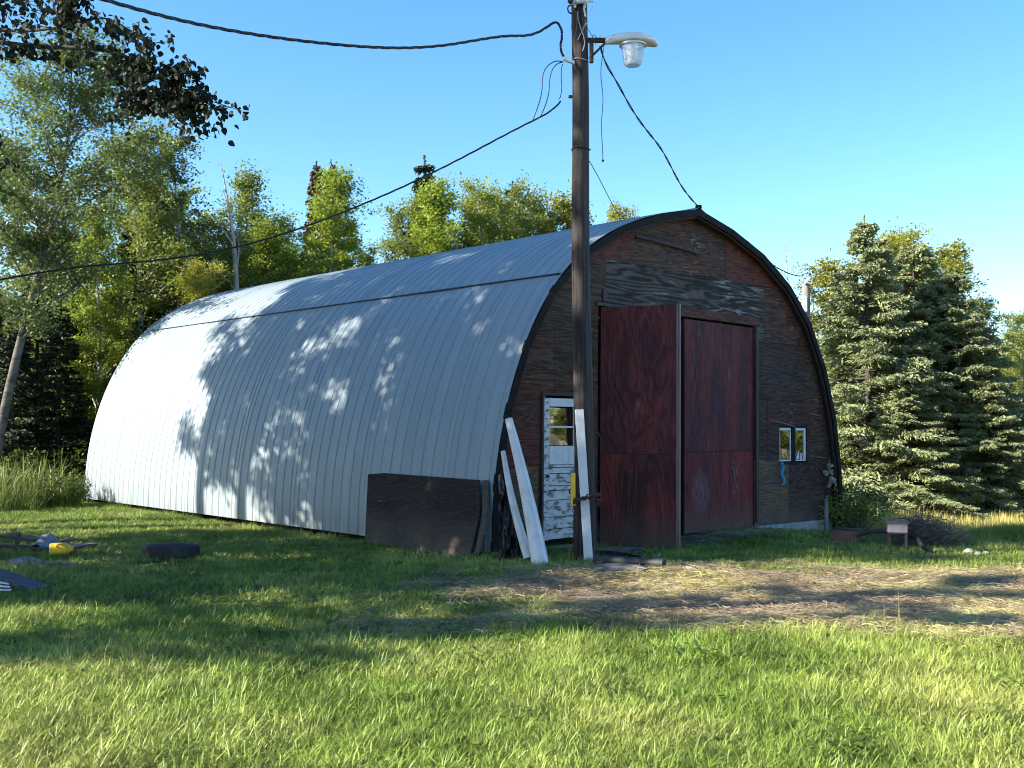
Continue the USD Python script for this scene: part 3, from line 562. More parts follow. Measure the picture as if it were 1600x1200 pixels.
for kx in (-.12, -.03, .07):
    pr = [(0, .0), (.03, .0), (.034, .015), (.022, .025), (.034, .04), (.028, .06), (0, .065)]
    m = trimesh.creation.revolve(np.array(pr), sections=12); m.apply_transform(trimesh.transformations.rotation_matrix(math.pi / 2, [1, 0, 0])); m.apply_translation(c + [kx, -.14, .02 + .02 * kx]); put('insulator', m, 'cable_black' if kx < -.1 else 'lamp_grey', pole, smooth=50)
for pts, r, mt in (([(903, 18), (908, 45), (913, 62), (910, 80)], .007, 'cable_grey'), ([(915, 30), (909, 50), (904, 60), (903, 63)], .005, 'cable_grey'), ([(899, 15), (901, 40), (898, 60)], .006, 'cable_black'),
                   ([(920, 8), (927, 0), (925, 14), (918, 35), (912, 42)], .004, 'stripe_white'), ([(912, 12), (915, 26)], .012, 'stripe_white'), ([(893, 8), (887, 14), (890, 20), (897, 12)], .01, 'cable_black'),
                   ([(896, 20), (893, 40), (895, 58)], .004, 'cable_black'), ([(916, 42), (925, 56), (931, 70)], .004, 'cable_black'), ([(925, 62), (929, 55), (934, 60), (938, 56)], .004, 'cable_black')):
    poly_tube([pl(x, y, -.12) for x, y in pts], r, mt, 'pole_wire', pole, 6, 20)
c = pl(890, 99); put('wedge_clamp', bar(c + [-.08, -.04, .05], c + [.09, -.04, -.02], .05, .05, .01), 'lamp_grey', pole)
c = pl(892, 151); put('hook_bolt', bar(c + [-.03, 0, 0], c + [.08, 0, 0], .035, .035, .006), 'rust_iron', pole)
c = pl(920, 94); put('bracket_plate', bar(c + [.03, -.05, .22], c + [.03, -.05, -.05], .06, .05, .005), 'rust_iron', pole)
# yard light on its arm
LA = pl(918, 63); lx, lz = px0 + LA[0], pz0 + LA[2]
yl = thing('yard_light', 'grey yard light with a clear ribbed bowl on a short arm of the pole', 'lamp', (lx, PY, lz))
yaw_l = .12
def rl(v): return np.asarray(v) @ Rz(yaw_l).T
put('arm', MB().tube(rl([(-.02, 0, 0), (.28, 0, .012)]), .032, 10).out(), 'rust_iron', yl, smooth=40)
put('brace', MB().tube(rl([(.02, -.03, -.24), (.24, -.01, -.01)]), .014, 8).out(), 'rust_iron', yl, smooth=40)
secs = [(.22, .045, .045, .0), (.27, .06, .058, .005), (.36, .10, .075, .018), (.48, .135, .085, .03), (.60, .15, .088, .032), (.72, .145, .08, .026), (.82, .115, .062, .012), (.88, .065, .036, -.006), (.90, .02, .014, -.014)]
V = []; th = np.linspace(0, 2 * np.pi, 20, endpoint=False)
for (x, ry, rz, zc) in secs:
    zz_ = np.where(np.sin(th) > 0, np.sin(th) * rz, np.sin(th) * min(rz, .045)); V.append(np.stack([np.full(20, x), np.cos(th) * ry, zc + zz_], 1))
n = len(secs); V = np.vstack(V); i, j = np.meshgrid(np.arange(n - 1), np.arange(20), indexing='ij'); kk = (j + 1) % 20
q = np.stack([i * 20 + j, i * 20 + kk, (i + 1) * 20 + kk, (i + 1) * 20 + j], -1).reshape(-1, 4)
hb = MB().add(V, q[:, ::-1]).add(np.vstack([V[:20], V[:20].mean(0, keepdims=True)]), np.stack([np.arange(20), (np.arange(20) + 1) % 20, np.full(20, 20)], 1))
v, f = hb.out(); put('housing', (rl(v), f), 'white_metal', yl, smooth=45)
m = trimesh.creation.revolve(np.array([(.150, -.055), (.172, -.050), (.172, -.030), (.150, -.022), (.150, -.055)]), sections=28); m.apply_translation([.58, 0, .0]); m.apply_scale([1, .92, 1]); put('rim', (rl(m.vertices), m.faces), 'lamp_grey', yl, smooth=40)
pr = np.array([(.0, -.30), (.085, -.30), (.105, -.285), (.118, -.25), (.135, -.12), (.143, -.05), (.137, -.05), (.129, -.12), (.112, -.25), (.098, -.278), (.08, -.292), (0, -.292)])
m = trimesh.creation.revolve(pr, sections=48); v = np.array(m.vertices); a = np.arctan2(v[:, 1], v[:, 0]); k = 1 + .016 * np.cos(a * 24); v[:, 0] *= k; v[:, 1] *= k; v[:, 0] += .58; put('bowl', (rl(v), np.array(m.faces)), 'lamp_glass', yl, smooth=35)
m = trimesh.creation.revolve(np.array([(0, -.05), (.02, -.05), (.03, -.10), (.042, -.16), (.03, -.21), (0, -.22)]), sections=16); v = np.array(m.vertices); v[:, 0] += .58; put('bulb', (rl(v), np.array(m.faces)), 'stripe_white', yl, smooth=40)

# cables
def twisted(name, pts, r, label, strands=3, pitch=.5, n=160, mat='cable_black'):
    c = spline(pts, n); t = np.r_[0, np.cumsum(np.linalg.norm(np.diff(c, axis=0), axis=1))]
    d = np.gradient(c, axis=0); d /= np.linalg.norm(d, axis=1)[:, None]; a = np.cross(d, [0, 0, 1]); a /= np.linalg.norm(a, axis=1)[:, None]; b = np.cross(d, a)
    X = thing(name, label, 'cable', c[0])
    for k in range(strands):
        ph = 2 * np.pi * (t / pitch + k / strands); o = (np.cos(ph)[:, None] * a + np.sin(ph)[:, None] * b) * r * 1.05
        put('strand', MB().tube(c + o - c[0], r, 6).out(), mat, X, True)
    return X
Yp = PY - .02
twisted('overhead_cable', [at(-60, -70, 7.2), at(165, 0, 8.1), at(330, 42, 9.2), at(530, 70, 10.4), at(700, 70, 11.6), at(800, 56, 12.4), at(855, 42, 12.9), at(871, 36, Yp), at(878, 52, Yp), at(876, 75, Yp), at(884, 92, Yp), at(890, 97, Yp)], .0085, 'thick twisted black cable running from the top left to the pole top', 3, .55, 240)
twisted('overhead_cable', [at(-260, 462, 12.2), at(0, 437, 12.4), at(120, 418, 12.5), at(250, 406, 12.6), at(400, 378, 12.7), at(540, 330, 12.8), at(640, 287, 12.86), at(740, 237, 12.92), at(830, 190, 12.97), at(862, 172, 12.99), at(876, 158, 13.0)], .0062, 'thin black cable sagging from the left woods up to the pole', 3, .6, 200)
c_ = thing('loop_wire', 'two slack black loops hanging left of the pole below the top cable', 'cable', at(880, 97, Yp)); o0 = at(880, 97, Yp)
for pts in ([(880, 97), (862, 98), (850, 112), (847, 138), (840, 168), (833, 187)], [(880, 97), (868, 102), (860, 118), (858, 140), (852, 165), (845, 181)], [(879, 100), (877, 120), (877, 145), (874, 155)]):
    put('strand', MB().tube(spline([at(x, y, Yp) - o0 for x, y in pts], 24), .0065, 6).out(), 'cable_black', c_, True)
def tline(px):                                    # depth along the straight plan line pole -> far pole
    k = (px - 800) / F; t = (k * 13.0 - .9) / (6.6 - k * 14.0); return 13.0 + 14.0 * np.clip(t, 0, 1.05)
pts = [(938, 72), (945, 95), (960, 122), (980, 158), (1010, 203), (1035, 236), (1062, 286), (1090, 322), (1118, 352), (1150, 374), (1190, 402), (1225, 424), (1256, 431)]
twisted('overhead_cable', [at(x, y, tline(x)) for x, y in pts], .008, 'black cable from the lamp arm over the barn roof to the grey pole', 2, .9, 160)
o0 = at(941, 78, PY); wv_ = [(944, 70), (941, 90), (939, 120), (942, 150), (940, 190), (941, 225), (942, 250)]
X = thing('hanging_wire', 'loose thin black wire hanging straight down from the lamp arm', 'cable', o0)
put('strand', MB().tube(spline([at(x, y, PY - .02) - o0 for x, y in wv_], 30), .005, 6).out(), 'cable_black', X, True)
m = trimesh.creation.icosphere(2, .016); m.apply_translation(at(942, 251, PY - .02) - o0); put('plug', m, 'cable_black', X, True)
o0 = at(923, 258, 13.1); X = thing('thin_wire', 'thin dark wire slanting from the pole to the roof ridge', 'cable', o0)
put('strand', MB().tube(spline([at(x, y, Y) - o0 for x, y, Y in ((921, 252, 13.05), (934, 275, 13.9), (950, 306, 15), (966, 336, 16.2), (972, 346, 16.8))], 20), .006, 6).out(), 'cable_black', X, True)

# white board, yellow sleeve and chain on the pole
o = put('white_board', bar(at(905, 640, 12.82), at(920, 884, 12.72), .105, .03, .004, up=(0, 1, 0)), 'white_paint'); tag(o, 'narrow white board standing against the pole beside the small door', 'board')
o0 = at(895.5, 790, 12.80); X = thing('yellow_sleeve', 'yellow plastic tube chained to the pole above a hanging chain', 'tube', o0)
m = trimesh.creation.revolve(np.array([(.024, 0), (.030, 0), (.030, .39), (.024, .39), (.024, 0)]), sections=20); put('tube', m, 'yellow_plastic', X, smooth=40)
def links(path, pitch, r, L):
    path = spline(path, 400); t = np.r_[0, np.cumsum(np.linalg.norm(np.diff(path, axis=0), axis=1))]; mb = MB()
    a = np.linspace(0, 2 * np.pi, 13); n = int(t[-1] / pitch); out = []
    for k in range(n):
        tt_ = (k + .5) * pitch; c = np.array([np.interp(tt_, t, path[:, d]) for d in range(3)]); c2 = np.array([np.interp(tt_ + .01, t, path[:, d]) for d in range(3)])
        x = (c2 - c); x /= np.linalg.norm(x) + 1e-9; up_ = np.array([0, 1.0, 0.1]); y = np.cross(up_, x); y /= np.linalg.norm(y); z = np.cross(x, y)
        if k % 2: y, z = z, -y
        el = c + np.cos(a)[:, None] * x * L + np.sin(a)[:, None] * y * L * .6; out.append(MB().tube(el, r, 5, False).out())
    return out
X = thing('chain', 'rusty chain wrapped round the pole and hanging below the yellow tube', 'chain', at(896, 780, 12.8)); oc = at(896, 780, 12.8)
hang = links([at(896, 786, 12.78) - oc, at(897, 820, 12.78) - oc, at(895, 868, 12.80) - oc], .036, .0055, .024)
for m in hang: put('link', m, 'rust_iron', X, True)
cx = px0 - oc[0]; wrap = []
wrapz = at(905, 776, 12.8)[2] - oc[2]
pth = [np.array([cx - .175, .10, wrapz + .07])] + [np.array([cx + .02 + .165 * math.cos(a), .05 + .31 * math.sin(a) * .95, wrapz - .02 + .02 * math.sin(3 * a)]) for a in np.linspace(math.pi * 1.05, math.pi * 1.95, 7)]
for m in links(pth, .04, .010, .028): put('link', m, 'rust_iron', X, True)
for m in links([p + np.array([0, -.01, -.035 + .02 * k_]) for k_, p in enumerate(pth[1:])], .04, .008, .027): put('link', m, 'rust_iron', X, True)

# second pole beyond the barn
p2 = at(1262, 520, 27.0); X = thing('utility_pole', 'short grey utility pole showing behind the right roof edge', 'utility pole', (p2[0], 27.0, float(gz(p2[0], 27.0))))
h2 = at(1260, 424, 27)[2]; put('post', MB().tube([(0, 0, -.3), (0, 0, 2), (-.02, 0, 4), (-.03, 0, h2)], [.125, .115, .105, .10], 12).out(), 'grey_wood', X, smooth=50)
m = MB().add(*bar((-.10, -.14, h2 - .75), (-.10, -.14, h2 - .35), .10, .12, .02)); put('meter_box', m.out(), 'lamp_grey', X)
put('conduit', MB().tube([(-.13, -.13, .2), (-.13, -.13, h2 - .75)], .03, 8).out(), 'cable_grey', X, True)
put('pole_wire', MB().tube(spline([(-.02, -.12, h2 - .08), (.10, -.14, h2 - .35), (.08, -.14, h2 - .75), (-.05, -.14, h2 - .9)], 20), .012, 6).out(), 'cable_black', X, True)
put('wedge_clamp', bar((-.10, -.1, h2 - .02), (.05, -.1, h2 + .16), .05, .05), 'lamp_grey', X)

# ---------------------------------------------------------------- small things in the yard
rng = np.random.default_rng(11)
# tyre lying on the lawn
tp = onground(253, 876); R = .345
X = thing('tyre', 'worn black car tyre lying flat on the shaded lawn', 'tyre', (tp[0], tp[1] + R, tp[2] + .0), .0, rotx=math.radians(-4.5))
pr = np.array([(.20, .03), (.235, .0), (.30, -.005), (.332, .015), (R, .04), (R, .135), (.332, .165), (.30, .182), (.235, .175), (.20, .15), (.19, .15), (.19, .12), (.225, .145), (.30, .155), (.315, .09), (.30, .03), (.225, .03), (.19, .06), (.19, .03), (.20, .03)])
put('carcass', trimesh.creation.revolve(pr, sections=56), 'rubber', X, smooth=40)
mb = MB(); k = 0
for zt in (.05, .083, .116):
    for a in np.linspace(0, 2 * np.pi, 64, endpoint=False):
        mb.box((0, 0, 0), (.014, .026, .024), ch=.0); V = mb.v[-1]; V[:] = V @ Rx(.3 if k % 2 else -.3).T @ Rz(a).T + np.array([(R + .002) * math.cos(a), (R + .002) * math.sin(a), zt + .01]); k += 1
o = put('tread', mb.out(), 'rubber', X); tag(o, kind='stuff')

def plank(name, p0, p1, w, t, mat, label, group=None, up=(0, 0, 1), cat='board'):
    o = put(name, bar(p0, p1, w, t, .004, up=up), mat); tag(o, label, cat, group); return o
def gp(px, py, dz=0.0, dY=0.0):
    p = onground(px, py); p[1] += dY; p[2] += dz; return p
# scrap at the left edge
plank('scrap_board', gp(8, 856, .17), gp(62, 858, .13), .30, .03, 'board_brown', 'wide brown scrap board tilted on the pile, left of the blue cloth')
plank('scrap_board', gp(-20, 860, .07), gp(78, 863, .05), .14, .04, 'board_brown', 'low dark board lying under the tilted brown scrap board')
plank('scrap_board', gp(96, 857, .10), gp(118, 855, .12), .18, .03, 'board_slate', 'short bluish board behind the yellow jug')
plank('scrap_board', gp(110, 860, .05), gp(148, 856, .06), .22, .025, 'board_slate', 'flat blue grey board right of the yellow jug')
plank('scrap_board', gp(25, 862, .0), gp(29, 860, .22), .05, .05, 'board_brown', 'short upright stub propping the brown scrap board')
v = []
for k in range(3): pass
u, w_ = np.meshgrid(np.linspace(-1, 1, 18), np.linspace(-1, 1, 18), indexing='ij'); cpos = gp(72, 860, .02)
hh = .22 * np.exp(-(u * 1.3) ** 2 - (w_ * 1.2) ** 2) + .10 * (meshkit.fbm(np.stack([u * 2, w_ * 2, 0 * u], -1), 3, 6) - .5)
V = np.stack([cpos[0] + u * .17 + .05 * w_, cpos[1] + w_ * .25, cpos[2] + np.clip(hh, 0, 1)], -1); b = 18; i, j = np.meshgrid(np.arange(17), np.arange(17), indexing='ij')
q = np.stack([i * b + j, (i + 1) * b + j, (i + 1) * b + j + 1, i * b + j + 1], -1).reshape(-1, 4)
o = put('cloth', (V.reshape(-1, 3), q), 'blue_cloth', smooth=60); tag(o, 'crumpled pale blue grey cloth on the scrap pile above the yellow jug', 'cloth')
jp = gp(96, 868, .0); X = thing('jug', 'yellow plastic jug lying on its side by the scrap pile', 'jug', jp, .25)
pr = np.array([(0, -.14), (.075, -.14), (.085, -.13), (.085, .04), (.07, .08), (.03, .115), (.025, .13), (.025, .15), (0, .15)]); m = trimesh.creation.revolve(pr, sections=24)
m.apply_transform(trimesh.transformations.rotation_matrix(math.pi / 2, [0, 1, 0])); m.apply_translation([0, 0, .08]); put('body', m, 'yellow_plastic', X, smooth=40)
put('handle', MB().tube(spline([(-.05, -.07, .12), (-.02, -.11, .15), (.05, -.10, .14), (.08, -.05, .12)], 16), .012, 8).out(), 'yellow_plastic', X, True)
m = trimesh.creation.cylinder(.03, .03, sections=16); m.apply_transform(trimesh.transformations.rotation_matrix(math.pi / 2, [0, 1, 0])); m.apply_translation([.165, 0, .08]); put('cap', m, 'rust_board', X, smooth=40)
def log(name, pts, r, mat, label, cat):
    c = spline(pts, 26); rr = np.interp(np.linspace(0, 1, 26), np.linspace(0, 1, len(r)), r) * (1 + .25 * (meshkit.noise(c * 9, 3) - .5)); o = put(name, MB().tube(c, rr, 9).out(), mat, smooth=50); tag(o, label, cat); return o
log('fallen_branch', [gp(16, 886, .04), gp(40, 884, .05), gp(62, 885, .04)], [.05, .07, .045], 'grey_wood', 'stubby grey chunk of rotten wood on the grass below the scrap pile', 'log')
log('fallen_branch', [gp(60, 884, .02), gp(95, 885, .04), gp(128, 886, .02)], [.02, .022, .012], 'grey_wood', 'thin grey stick lying right of the rotten wood chunk', 'stick')
plank('scrap_board', gp(-14, 913, .14), gp(60, 922, .02), .26, .025, 'board_slate', 'slate blue board slanting over the striped bundle')
X = thing('striped_bundle', 'small blue and white striped bundle under the slate blue board', 'bundle', gp(6, 926, .0))
for k in range(6): put('stripe', MB().tube(spline([(-.12 + .0 * k, -.02, .02 + .018 * k), (.0, -.05, .035 + .018 * k), (.09 - .008 * k, -.03, .03 + .014 * k)], 10), .011, 7).out(), 'stripe_white' if k % 2 == 0 else 'board_slate', X, True)
# pipes and slab behind the pole
log('black_pipe', [gp(930, 884, .07), gp(985, 886, .06), gp(1038, 888, .05)], [.055, .06, .055], 'rubber', 'black pipe lying on the grass right of the pole, nearest the slab', 'pipe')
log('grey_pipe', [gp(930, 868, .06), gp(965, 867, .06), gp(1006, 867, .05)], [.045, .045, .04], 'board_grey', 'grey weathered pole lying below the open door leaf', 'pole')
log('dark_log', [gp(926, 876, .06), gp(965, 876, .05), gp(1000, 878, .03)], [.07, .06, .05], 'fascia_dark', 'dark log between the grey pole and the black pipe', 'log')
sp_ = gp(968, 893, .05); m = extrude(sg.Polygon([(-.29, -.10), (-.20, .13), (.02, .16), (.18, .11), (.31, -.02), (.24, -.12), (-.05, -.15)]), .03); v = np.array(m.vertices)[:, [0, 2, 1]]; v[:, 2] *= -1
o = put('slab', (v @ (Rz(-.15) @ Rx(.16)).T + sp_, np.array(m.faces)), 'board_grey'); tag(o, 'pale slate slab lying tilted at the foot of the white board', 'slab')
hp = gp(998, 872, 0); X = put('hoop', MB().tube([hp + np.array([.115 * math.cos(a), 0, .115 * math.sin(a)]) for a in np.linspace(-.2, math.pi + .2, 24)], .007, 6).out(), 'rust_iron', smooth=True); tag(X, 'thin dark hoop standing in the grass below the open door leaf', 'hoop')
o = put('white_scrap', MB().box(gp(1077, 891, .02), (.06, .05, .035), Rz(.4) @ Rx(.3), .012).out(), 'white_paint'); tag(o, 'little white scrap lying on the straw near the doors', 'scrap')
o = put('pale_leaf_scrap', MB().tube(spline([gp(1017, 872, .02), gp(1024, 873, .03), gp(1031, 869, .05)], 8), [.003, .01, .012, .012, .012, .01, .008, .003], 6).out(), 'stone_pale', smooth=True); tag(o, 'curled pale bark strip on the grass under the open door leaf', 'bark strip')
# post, hive box, boards and hose on the right
cp = wl(1288, 830, .02); b3 = world(cp[0], -.02); b3[2] = gz(b3[0], b3[1])
o = put('stake', MB().tube([b3 + [0, 0, -.1], b3 + [.0, 0, .3], at(1291, 780, b3[1] + .1)], [.045, .04, .035], 9).out(), 'grey_wood', smooth=50); tag(o, 'grey wooden stake leaning at the right corner of the barn', 'stake')
bp = gp(1402, 857); X = thing('hive_box', 'small pale pink wooden box on legs right of the barn corner', 'box', bp, -.25)
put('box', MB().box((0, 0, .30), (.26, .24, .13), ch=.006).out(), 'pale_box', X); put('lid', MB().box((.0, 0, .378), (.32, .30, .024), ch=.005).out(), 'edge_wood', X); put('shelf', MB().box((0, 0, .222), (.28, .26, .02), ch=.004).out(), 'board_brown', X)
for sx in (-1, 1):
    for sy in (-1, 1): put('leg', MB().box((.11 * sx, .10 * sy, .105), (.035, .035, .211), ch=.004).out(), 'board_grey' if sx > 0 else 'board_brown', X)
plank('rust_plank', gp(1298, 846, .09), gp(1342, 850, .07), .22, .03, 'rust_board', 'rusty red board lying on edge at the barn corner', up=(0, -1, .5))
plank('rust_plank', gp(1306, 842, .16), gp(1352, 842, .14), .12, .03, 'board_brown', 'brown plank lying on top of the rusty red board')
log('garden_hose', [gp(1338, 850, .12), gp(1362, 852, .20), gp(1388, 854, .22), gp(1415, 856, .20), gp(1437, 860, .12), gp(1456, 866, .02)], [.028, .03, .03, .03, .028, .025], 'rubber', 'black hose arching across the front of the pale pink box', 'hose')
for k, (x, y, r) in enumerate(((1514, 864, .07), (1528, 868, .05), (1541, 866, .04))):
    m = trimesh.creation.icosphere(3, r); v = np.array(m.vertices); v *= (1 + .5 * (meshkit.fbm(v * 9 + k * 7, 3) - .5))[:, None]; v[:, 2] *= .6; o = put('stone', (v + gp(x, y, .02), np.array(m.faces)), 'stone_pale', smooth=True)
    tag(o, ('pale stone by the brush pile, largest of three', 'pale stone, middle one of the three by the grassy mound', 'smallest pale stone, right of the other two')[k], 'stone')
# rope and dried pods on the front wall
a = wl(1219, 722, .12); bt = wl(1221, 757, .12); pp = [world(a[0], .10, a[1]), world(a[0] + .03, .09, a[1] - .12), world(a[0] + .01, .09, a[1] - .22), world(a[0] + .07, .09, a[1] - .30), world(bt[0] + .0, .10, bt[1])]
X = thing('rope', 'bundle of bright blue rope hanging under the window', 'rope', pp[0])
for k in range(4): put('strand', MB().tube(spline([p - pp[0] + np.array([.016 * math.cos(k * 1.7 + i_), 0, .016 * math.sin(k * 2.1 + i_ * 1.3)]) for i_, p in enumerate(pp)], 24), .013, 6).out(), 'blue_rope', X, True)
put('loose_end', MB().tube(spline([(0, 0, 0), (-.07, -.02, -.10), (-.06, -.02, -.22), (-.02, 0, -.27)], 16), .004, 5).out(), 'cable_black', X, True)
c = wl(1294, 738, .1); cw = world(c[0], .06, c[1]); X = thing('pod_cluster', 'cluster of pale dried seed heads hanging on the right wall edge', 'dried plant', cw)
for k in range(15):
    m = trimesh.creation.icosphere(2, rng.uniform(.03, .05)); v = np.array(m.vertices); v *= (1 + .6 * (meshkit.fbm(v * 25 + k, 2) - .5))[:, None]; put('seed_head', (v + np.array([rng.normal(0, .06), rng.uniform(-.09, 0), rng.uniform(-.24, .22)]), np.array(m.faces)), 'pale_pods', X, True)
mb = MB()
for k in range(9): e = np.array([rng.normal(0, .08), -.03, rng.uniform(-.25, .25)]); mb.tube(spline([(0, .02, .28), e * .5, e], 8), .004, 4)
put('stems', mb.out(), 'twig_grey', X)

# ---------------------------------------------------------------- trees
def leaves(P, size, rng, up=.5, aspect=.8, out=None):
    n = len(P); d = rng.normal(size=(n, 3)); d /= np.linalg.norm(d, axis=1)[:, None]
    nr = rng.normal(size=(n, 3)); nr[:, 2] = np.abs(nr[:, 2]) + up
    if out is not None: nr += out
    nr /= np.linalg.norm(nr, axis=1)[:, None]; d -= nr * (d * nr).sum(1)[:, None]; d /= np.linalg.norm(d, axis=1)[:, None]; w = np.cross(nr, d)
    s = (size * rng.uniform(.65, 1.25, n))[:, None]
    v = np.stack([P - d * s * .5, P + w * s * aspect * .42 - d * s * .05, P + d * s * .55, P - w * s * aspect * .42 - d * s * .05], 1)
    v[:, 1] += nr * s * .08; v[:, 3] += nr * s * .08
    i = np.arange(n)[:, None] * 4; return v.reshape(-1, 3), np.vstack([i + [0, 1, 2], i + [0, 2, 3]])
def poplar(seed, h, r, base, nleaf, size, shape='oval', r0=None, wob=.25, gap=.0, density=7.5, lean=(0, 0), upward=.8, fork=False):
    rng = np.random.default_rng(seed); wood = MB(); r0 = r0 or h * .013
    zz = np.linspace(0, h, 14); ph = rng.uniform(0, 6.28, 2)
    tr = np.stack([wob * np.sin(zz / h * 4 + ph[0]) * zz / h + lean[0] * zz / h, wob * np.sin(zz / h * 5 + ph[1]) * zz / h + lean[1] * zz / h, zz - .2 * (zz == 0)], 1)
    wood.tube(tr, r0 * np.clip(1 - zz / h, .02, 1) ** .75 * (1 + .5 * np.exp(-zz / .25)), 8)
    nb = int((h - base) * density); tips, wts = [], []
    for k in range(nb):
        u = (k + rng.uniform(0, 1)) / nb; u = u * .97; z = base + (h - base) * u
        sh = {'oval': math.sin(math.pi * (.14 + .80 * u)) ** .8, 'cone': (1 - u) ** .75 * min(1, .45 + u * 3), 'column': min(1, .5 + 2.5 * u) * (1 - u ** 3)}[shape]
        L = r * sh * rng.uniform(.6, 1.15) + .15; az = k * 2.4 + rng.normal(0, .4); el = rng.uniform(.35, .9) * upward + u * .35
        p0 = np.array([np.interp(z, zz, tr[:, d]) for d in range(3)]); hd = np.array([math.cos(az), math.sin(az), 0])
        p1 = p0 + (hd * math.cos(el) + np.array([0, 0, math.sin(el)])) * L * .5 + rng.normal(0, .04, 3) * L; p2 = p0 + (hd * math.cos(el * .8) + np.array([0, 0, math.sin(el * .8) * 1.05])) * L + rng.normal(0, .06, 3) * L
        br = spline([p0, p1, p2], 6); rb = max(.006, r0 * .42 * (1 - u) ** .8 * min(1, L / r + .3)); wood.tube(br, rb * np.array([1, .8, .6, .45, .3, .12]), 5, False)
        nt = max(2, int(3 + L * 4.5))
        for q in range(nt):
            t = rng.uniform(.25, 1.0); b = np.array([np.interp(t, np.linspace(0, 1, 6), br[:, d]) for d in range(3)]); dirn = rng.normal(0, 1, 3); dirn[2] = abs(dirn[2]) * .4; dirn /= np.linalg.norm(dirn); tl = rng.uniform(.15, .42) * (.5 + .5 * r / 2)
            e = b + dirn * tl; wood.tube(np.stack([b, (b + e) / 2 + rng.normal(0, .02, 3), e]), [max(.004, rb * .3), .004, .002], 3, False)
            if rng.uniform() > gap: tips.append(b * .35 + e * .65); tips.append(e); wts.append(tl); wts.append(tl)
    tips, wts = np.array(tips), np.array(wts); per = max(1, nleaf // len(tips)); P = np.repeat(tips, per, 0) + rng.normal(0, 1, (len(tips) * per, 3)) * np.repeat(wts, per)[:, None] * np.array([.5, .5, .42])
    return wood.out(), leaves(P, size, rng)
def spruce(seed, h, R, base=.15, size=.13, dens=1.0, power=.85, r0=None, twist=.0, nw=None):
    rng = np.random.default_rng(seed); wood = MB(); r0 = r0 or h * .014
    wood.tube(np.stack([[0, 0, -.2], [.02, 0, h * .5], [0, 0, h]]), [r0, r0 * .55, .008], 7); V = []; D = []; S = []
    z = base
    while z < h - .35:
        u = (z - base) / (h - base); nbr = max(3, int(rng.integers(6, 9)))
        L0 = R * ((1 - u ** 1.4) * .93 if power < .8 else (1 - u) ** 1.05) * (.75 + .25 * min(1, u * 6 + .3))
        for k in range(nbr):
            az = rng.uniform(0, 2 * math.pi); L = L0 * rng.uniform(.68, 1.12) + .05; zb = z + rng.normal(0, .07)
            hd = np.array([math.cos(az), math.sin(az), 0]); sd = np.array([-hd[1], hd[0], 0]); droop = (.42 * (1 - u) - .25 * u) * L * rng.uniform(.7, 1.2)
            tt = np.linspace(0, 1, 6); br = np.array([0, 0, zb]) + hd * (tt * L)[:, None] + np.array([0, 0, 1]) * (-droop * tt ** 1.1 + .30 * droop * tt ** 3 + .05 * L * tt)[:, None] + sd * (rng.normal(0, .06) * L * tt ** 2)[:, None]
            wood.tube(br, np.linspace(max(.006, .016 * L), .003, 6), 3, False)
            n = int((7 + 11 * L) * dens)
            for s_ in (-1, 1):
                t = rng.uniform(.12, 1.0, n) ** .8; b = np.stack([np.interp(t, tt, br[:, d]) for d in range(3)], 1)
                tl = (.34 * L * (1 - t) + .12) * rng.uniform(.6, 1.2, n); dr = hd * .75 + sd * s_ * rng.uniform(.3, 1.0, n)[:, None] + np.array([0, 0, 1]) * rng.normal(-.22, .16, n)[:, None]; dr /= np.linalg.norm(dr, axis=1)[:, None]
                for q in np.linspace(.08, .98, 4): V.append(b + dr * (tl * q)[:, None] + rng.normal(0, .028, (n, 3))); D.append(dr); S.append(np.clip(tl * .5, size * .7, size * 1.5))
        z += (.17 + .10 * (1 - u)) * (1.0 if nw is None else nw)
    for zq in np.linspace(h - .6, h, 16): V.append(np.array([[0, 0, zq]]) + rng.normal(0, .012, (3, 3))); D.append(np.stack([[math.cos(a), math.sin(a), .9] for a in rng.uniform(0, 6.28, 3)]) / 1.35); S.append(np.full(3, size * (.45 + 1.1 * (h - zq))))
    P, d, s = np.vstack(V), np.vstack(D), np.concatenate(S)[:, None]; n = len(P); d = d + rng.normal(0, .38, (n, 3)); d /= np.linalg.norm(d, axis=1)[:, None]
    nr = rng.normal(size=(n, 3)) * .8; nr[:, 2] += .5; w = np.cross(nr, d); w /= np.linalg.norm(w, axis=1)[:, None]; wd = size * .17 * rng.uniform(.7, 1.3, n)[:, None]
    v = np.stack([P - d * s * .5, P + w * wd, P + d * s * .5 - np.array([0, 0, 1]) * s * .08, P - w * wd], 1).reshape(-1, 3); i = np.arange(n)[:, None] * 4
    return wood.out(), (v, np.vstack([i + [0, 1, 2], i + [0, 2, 3]]))
def tree(name, label, cat, wood_leaf, wmat, lmat, loc, rot=0.0, scale=None, group=None):
    X = thing(name, label, cat, loc, rot, group, scale); put('trunk', wood_leaf[0], wmat, X, True); put('crown', wood_leaf[1], lmat, X); return X
def base_at(px, Y, dz=0.0): x = (px - 800) / F * Y / math.cos(0) ; return np.array([x, Y, float(gz(x, Y)) + dz])
def hpx(py, Y): return at(800, py, Y)[2]

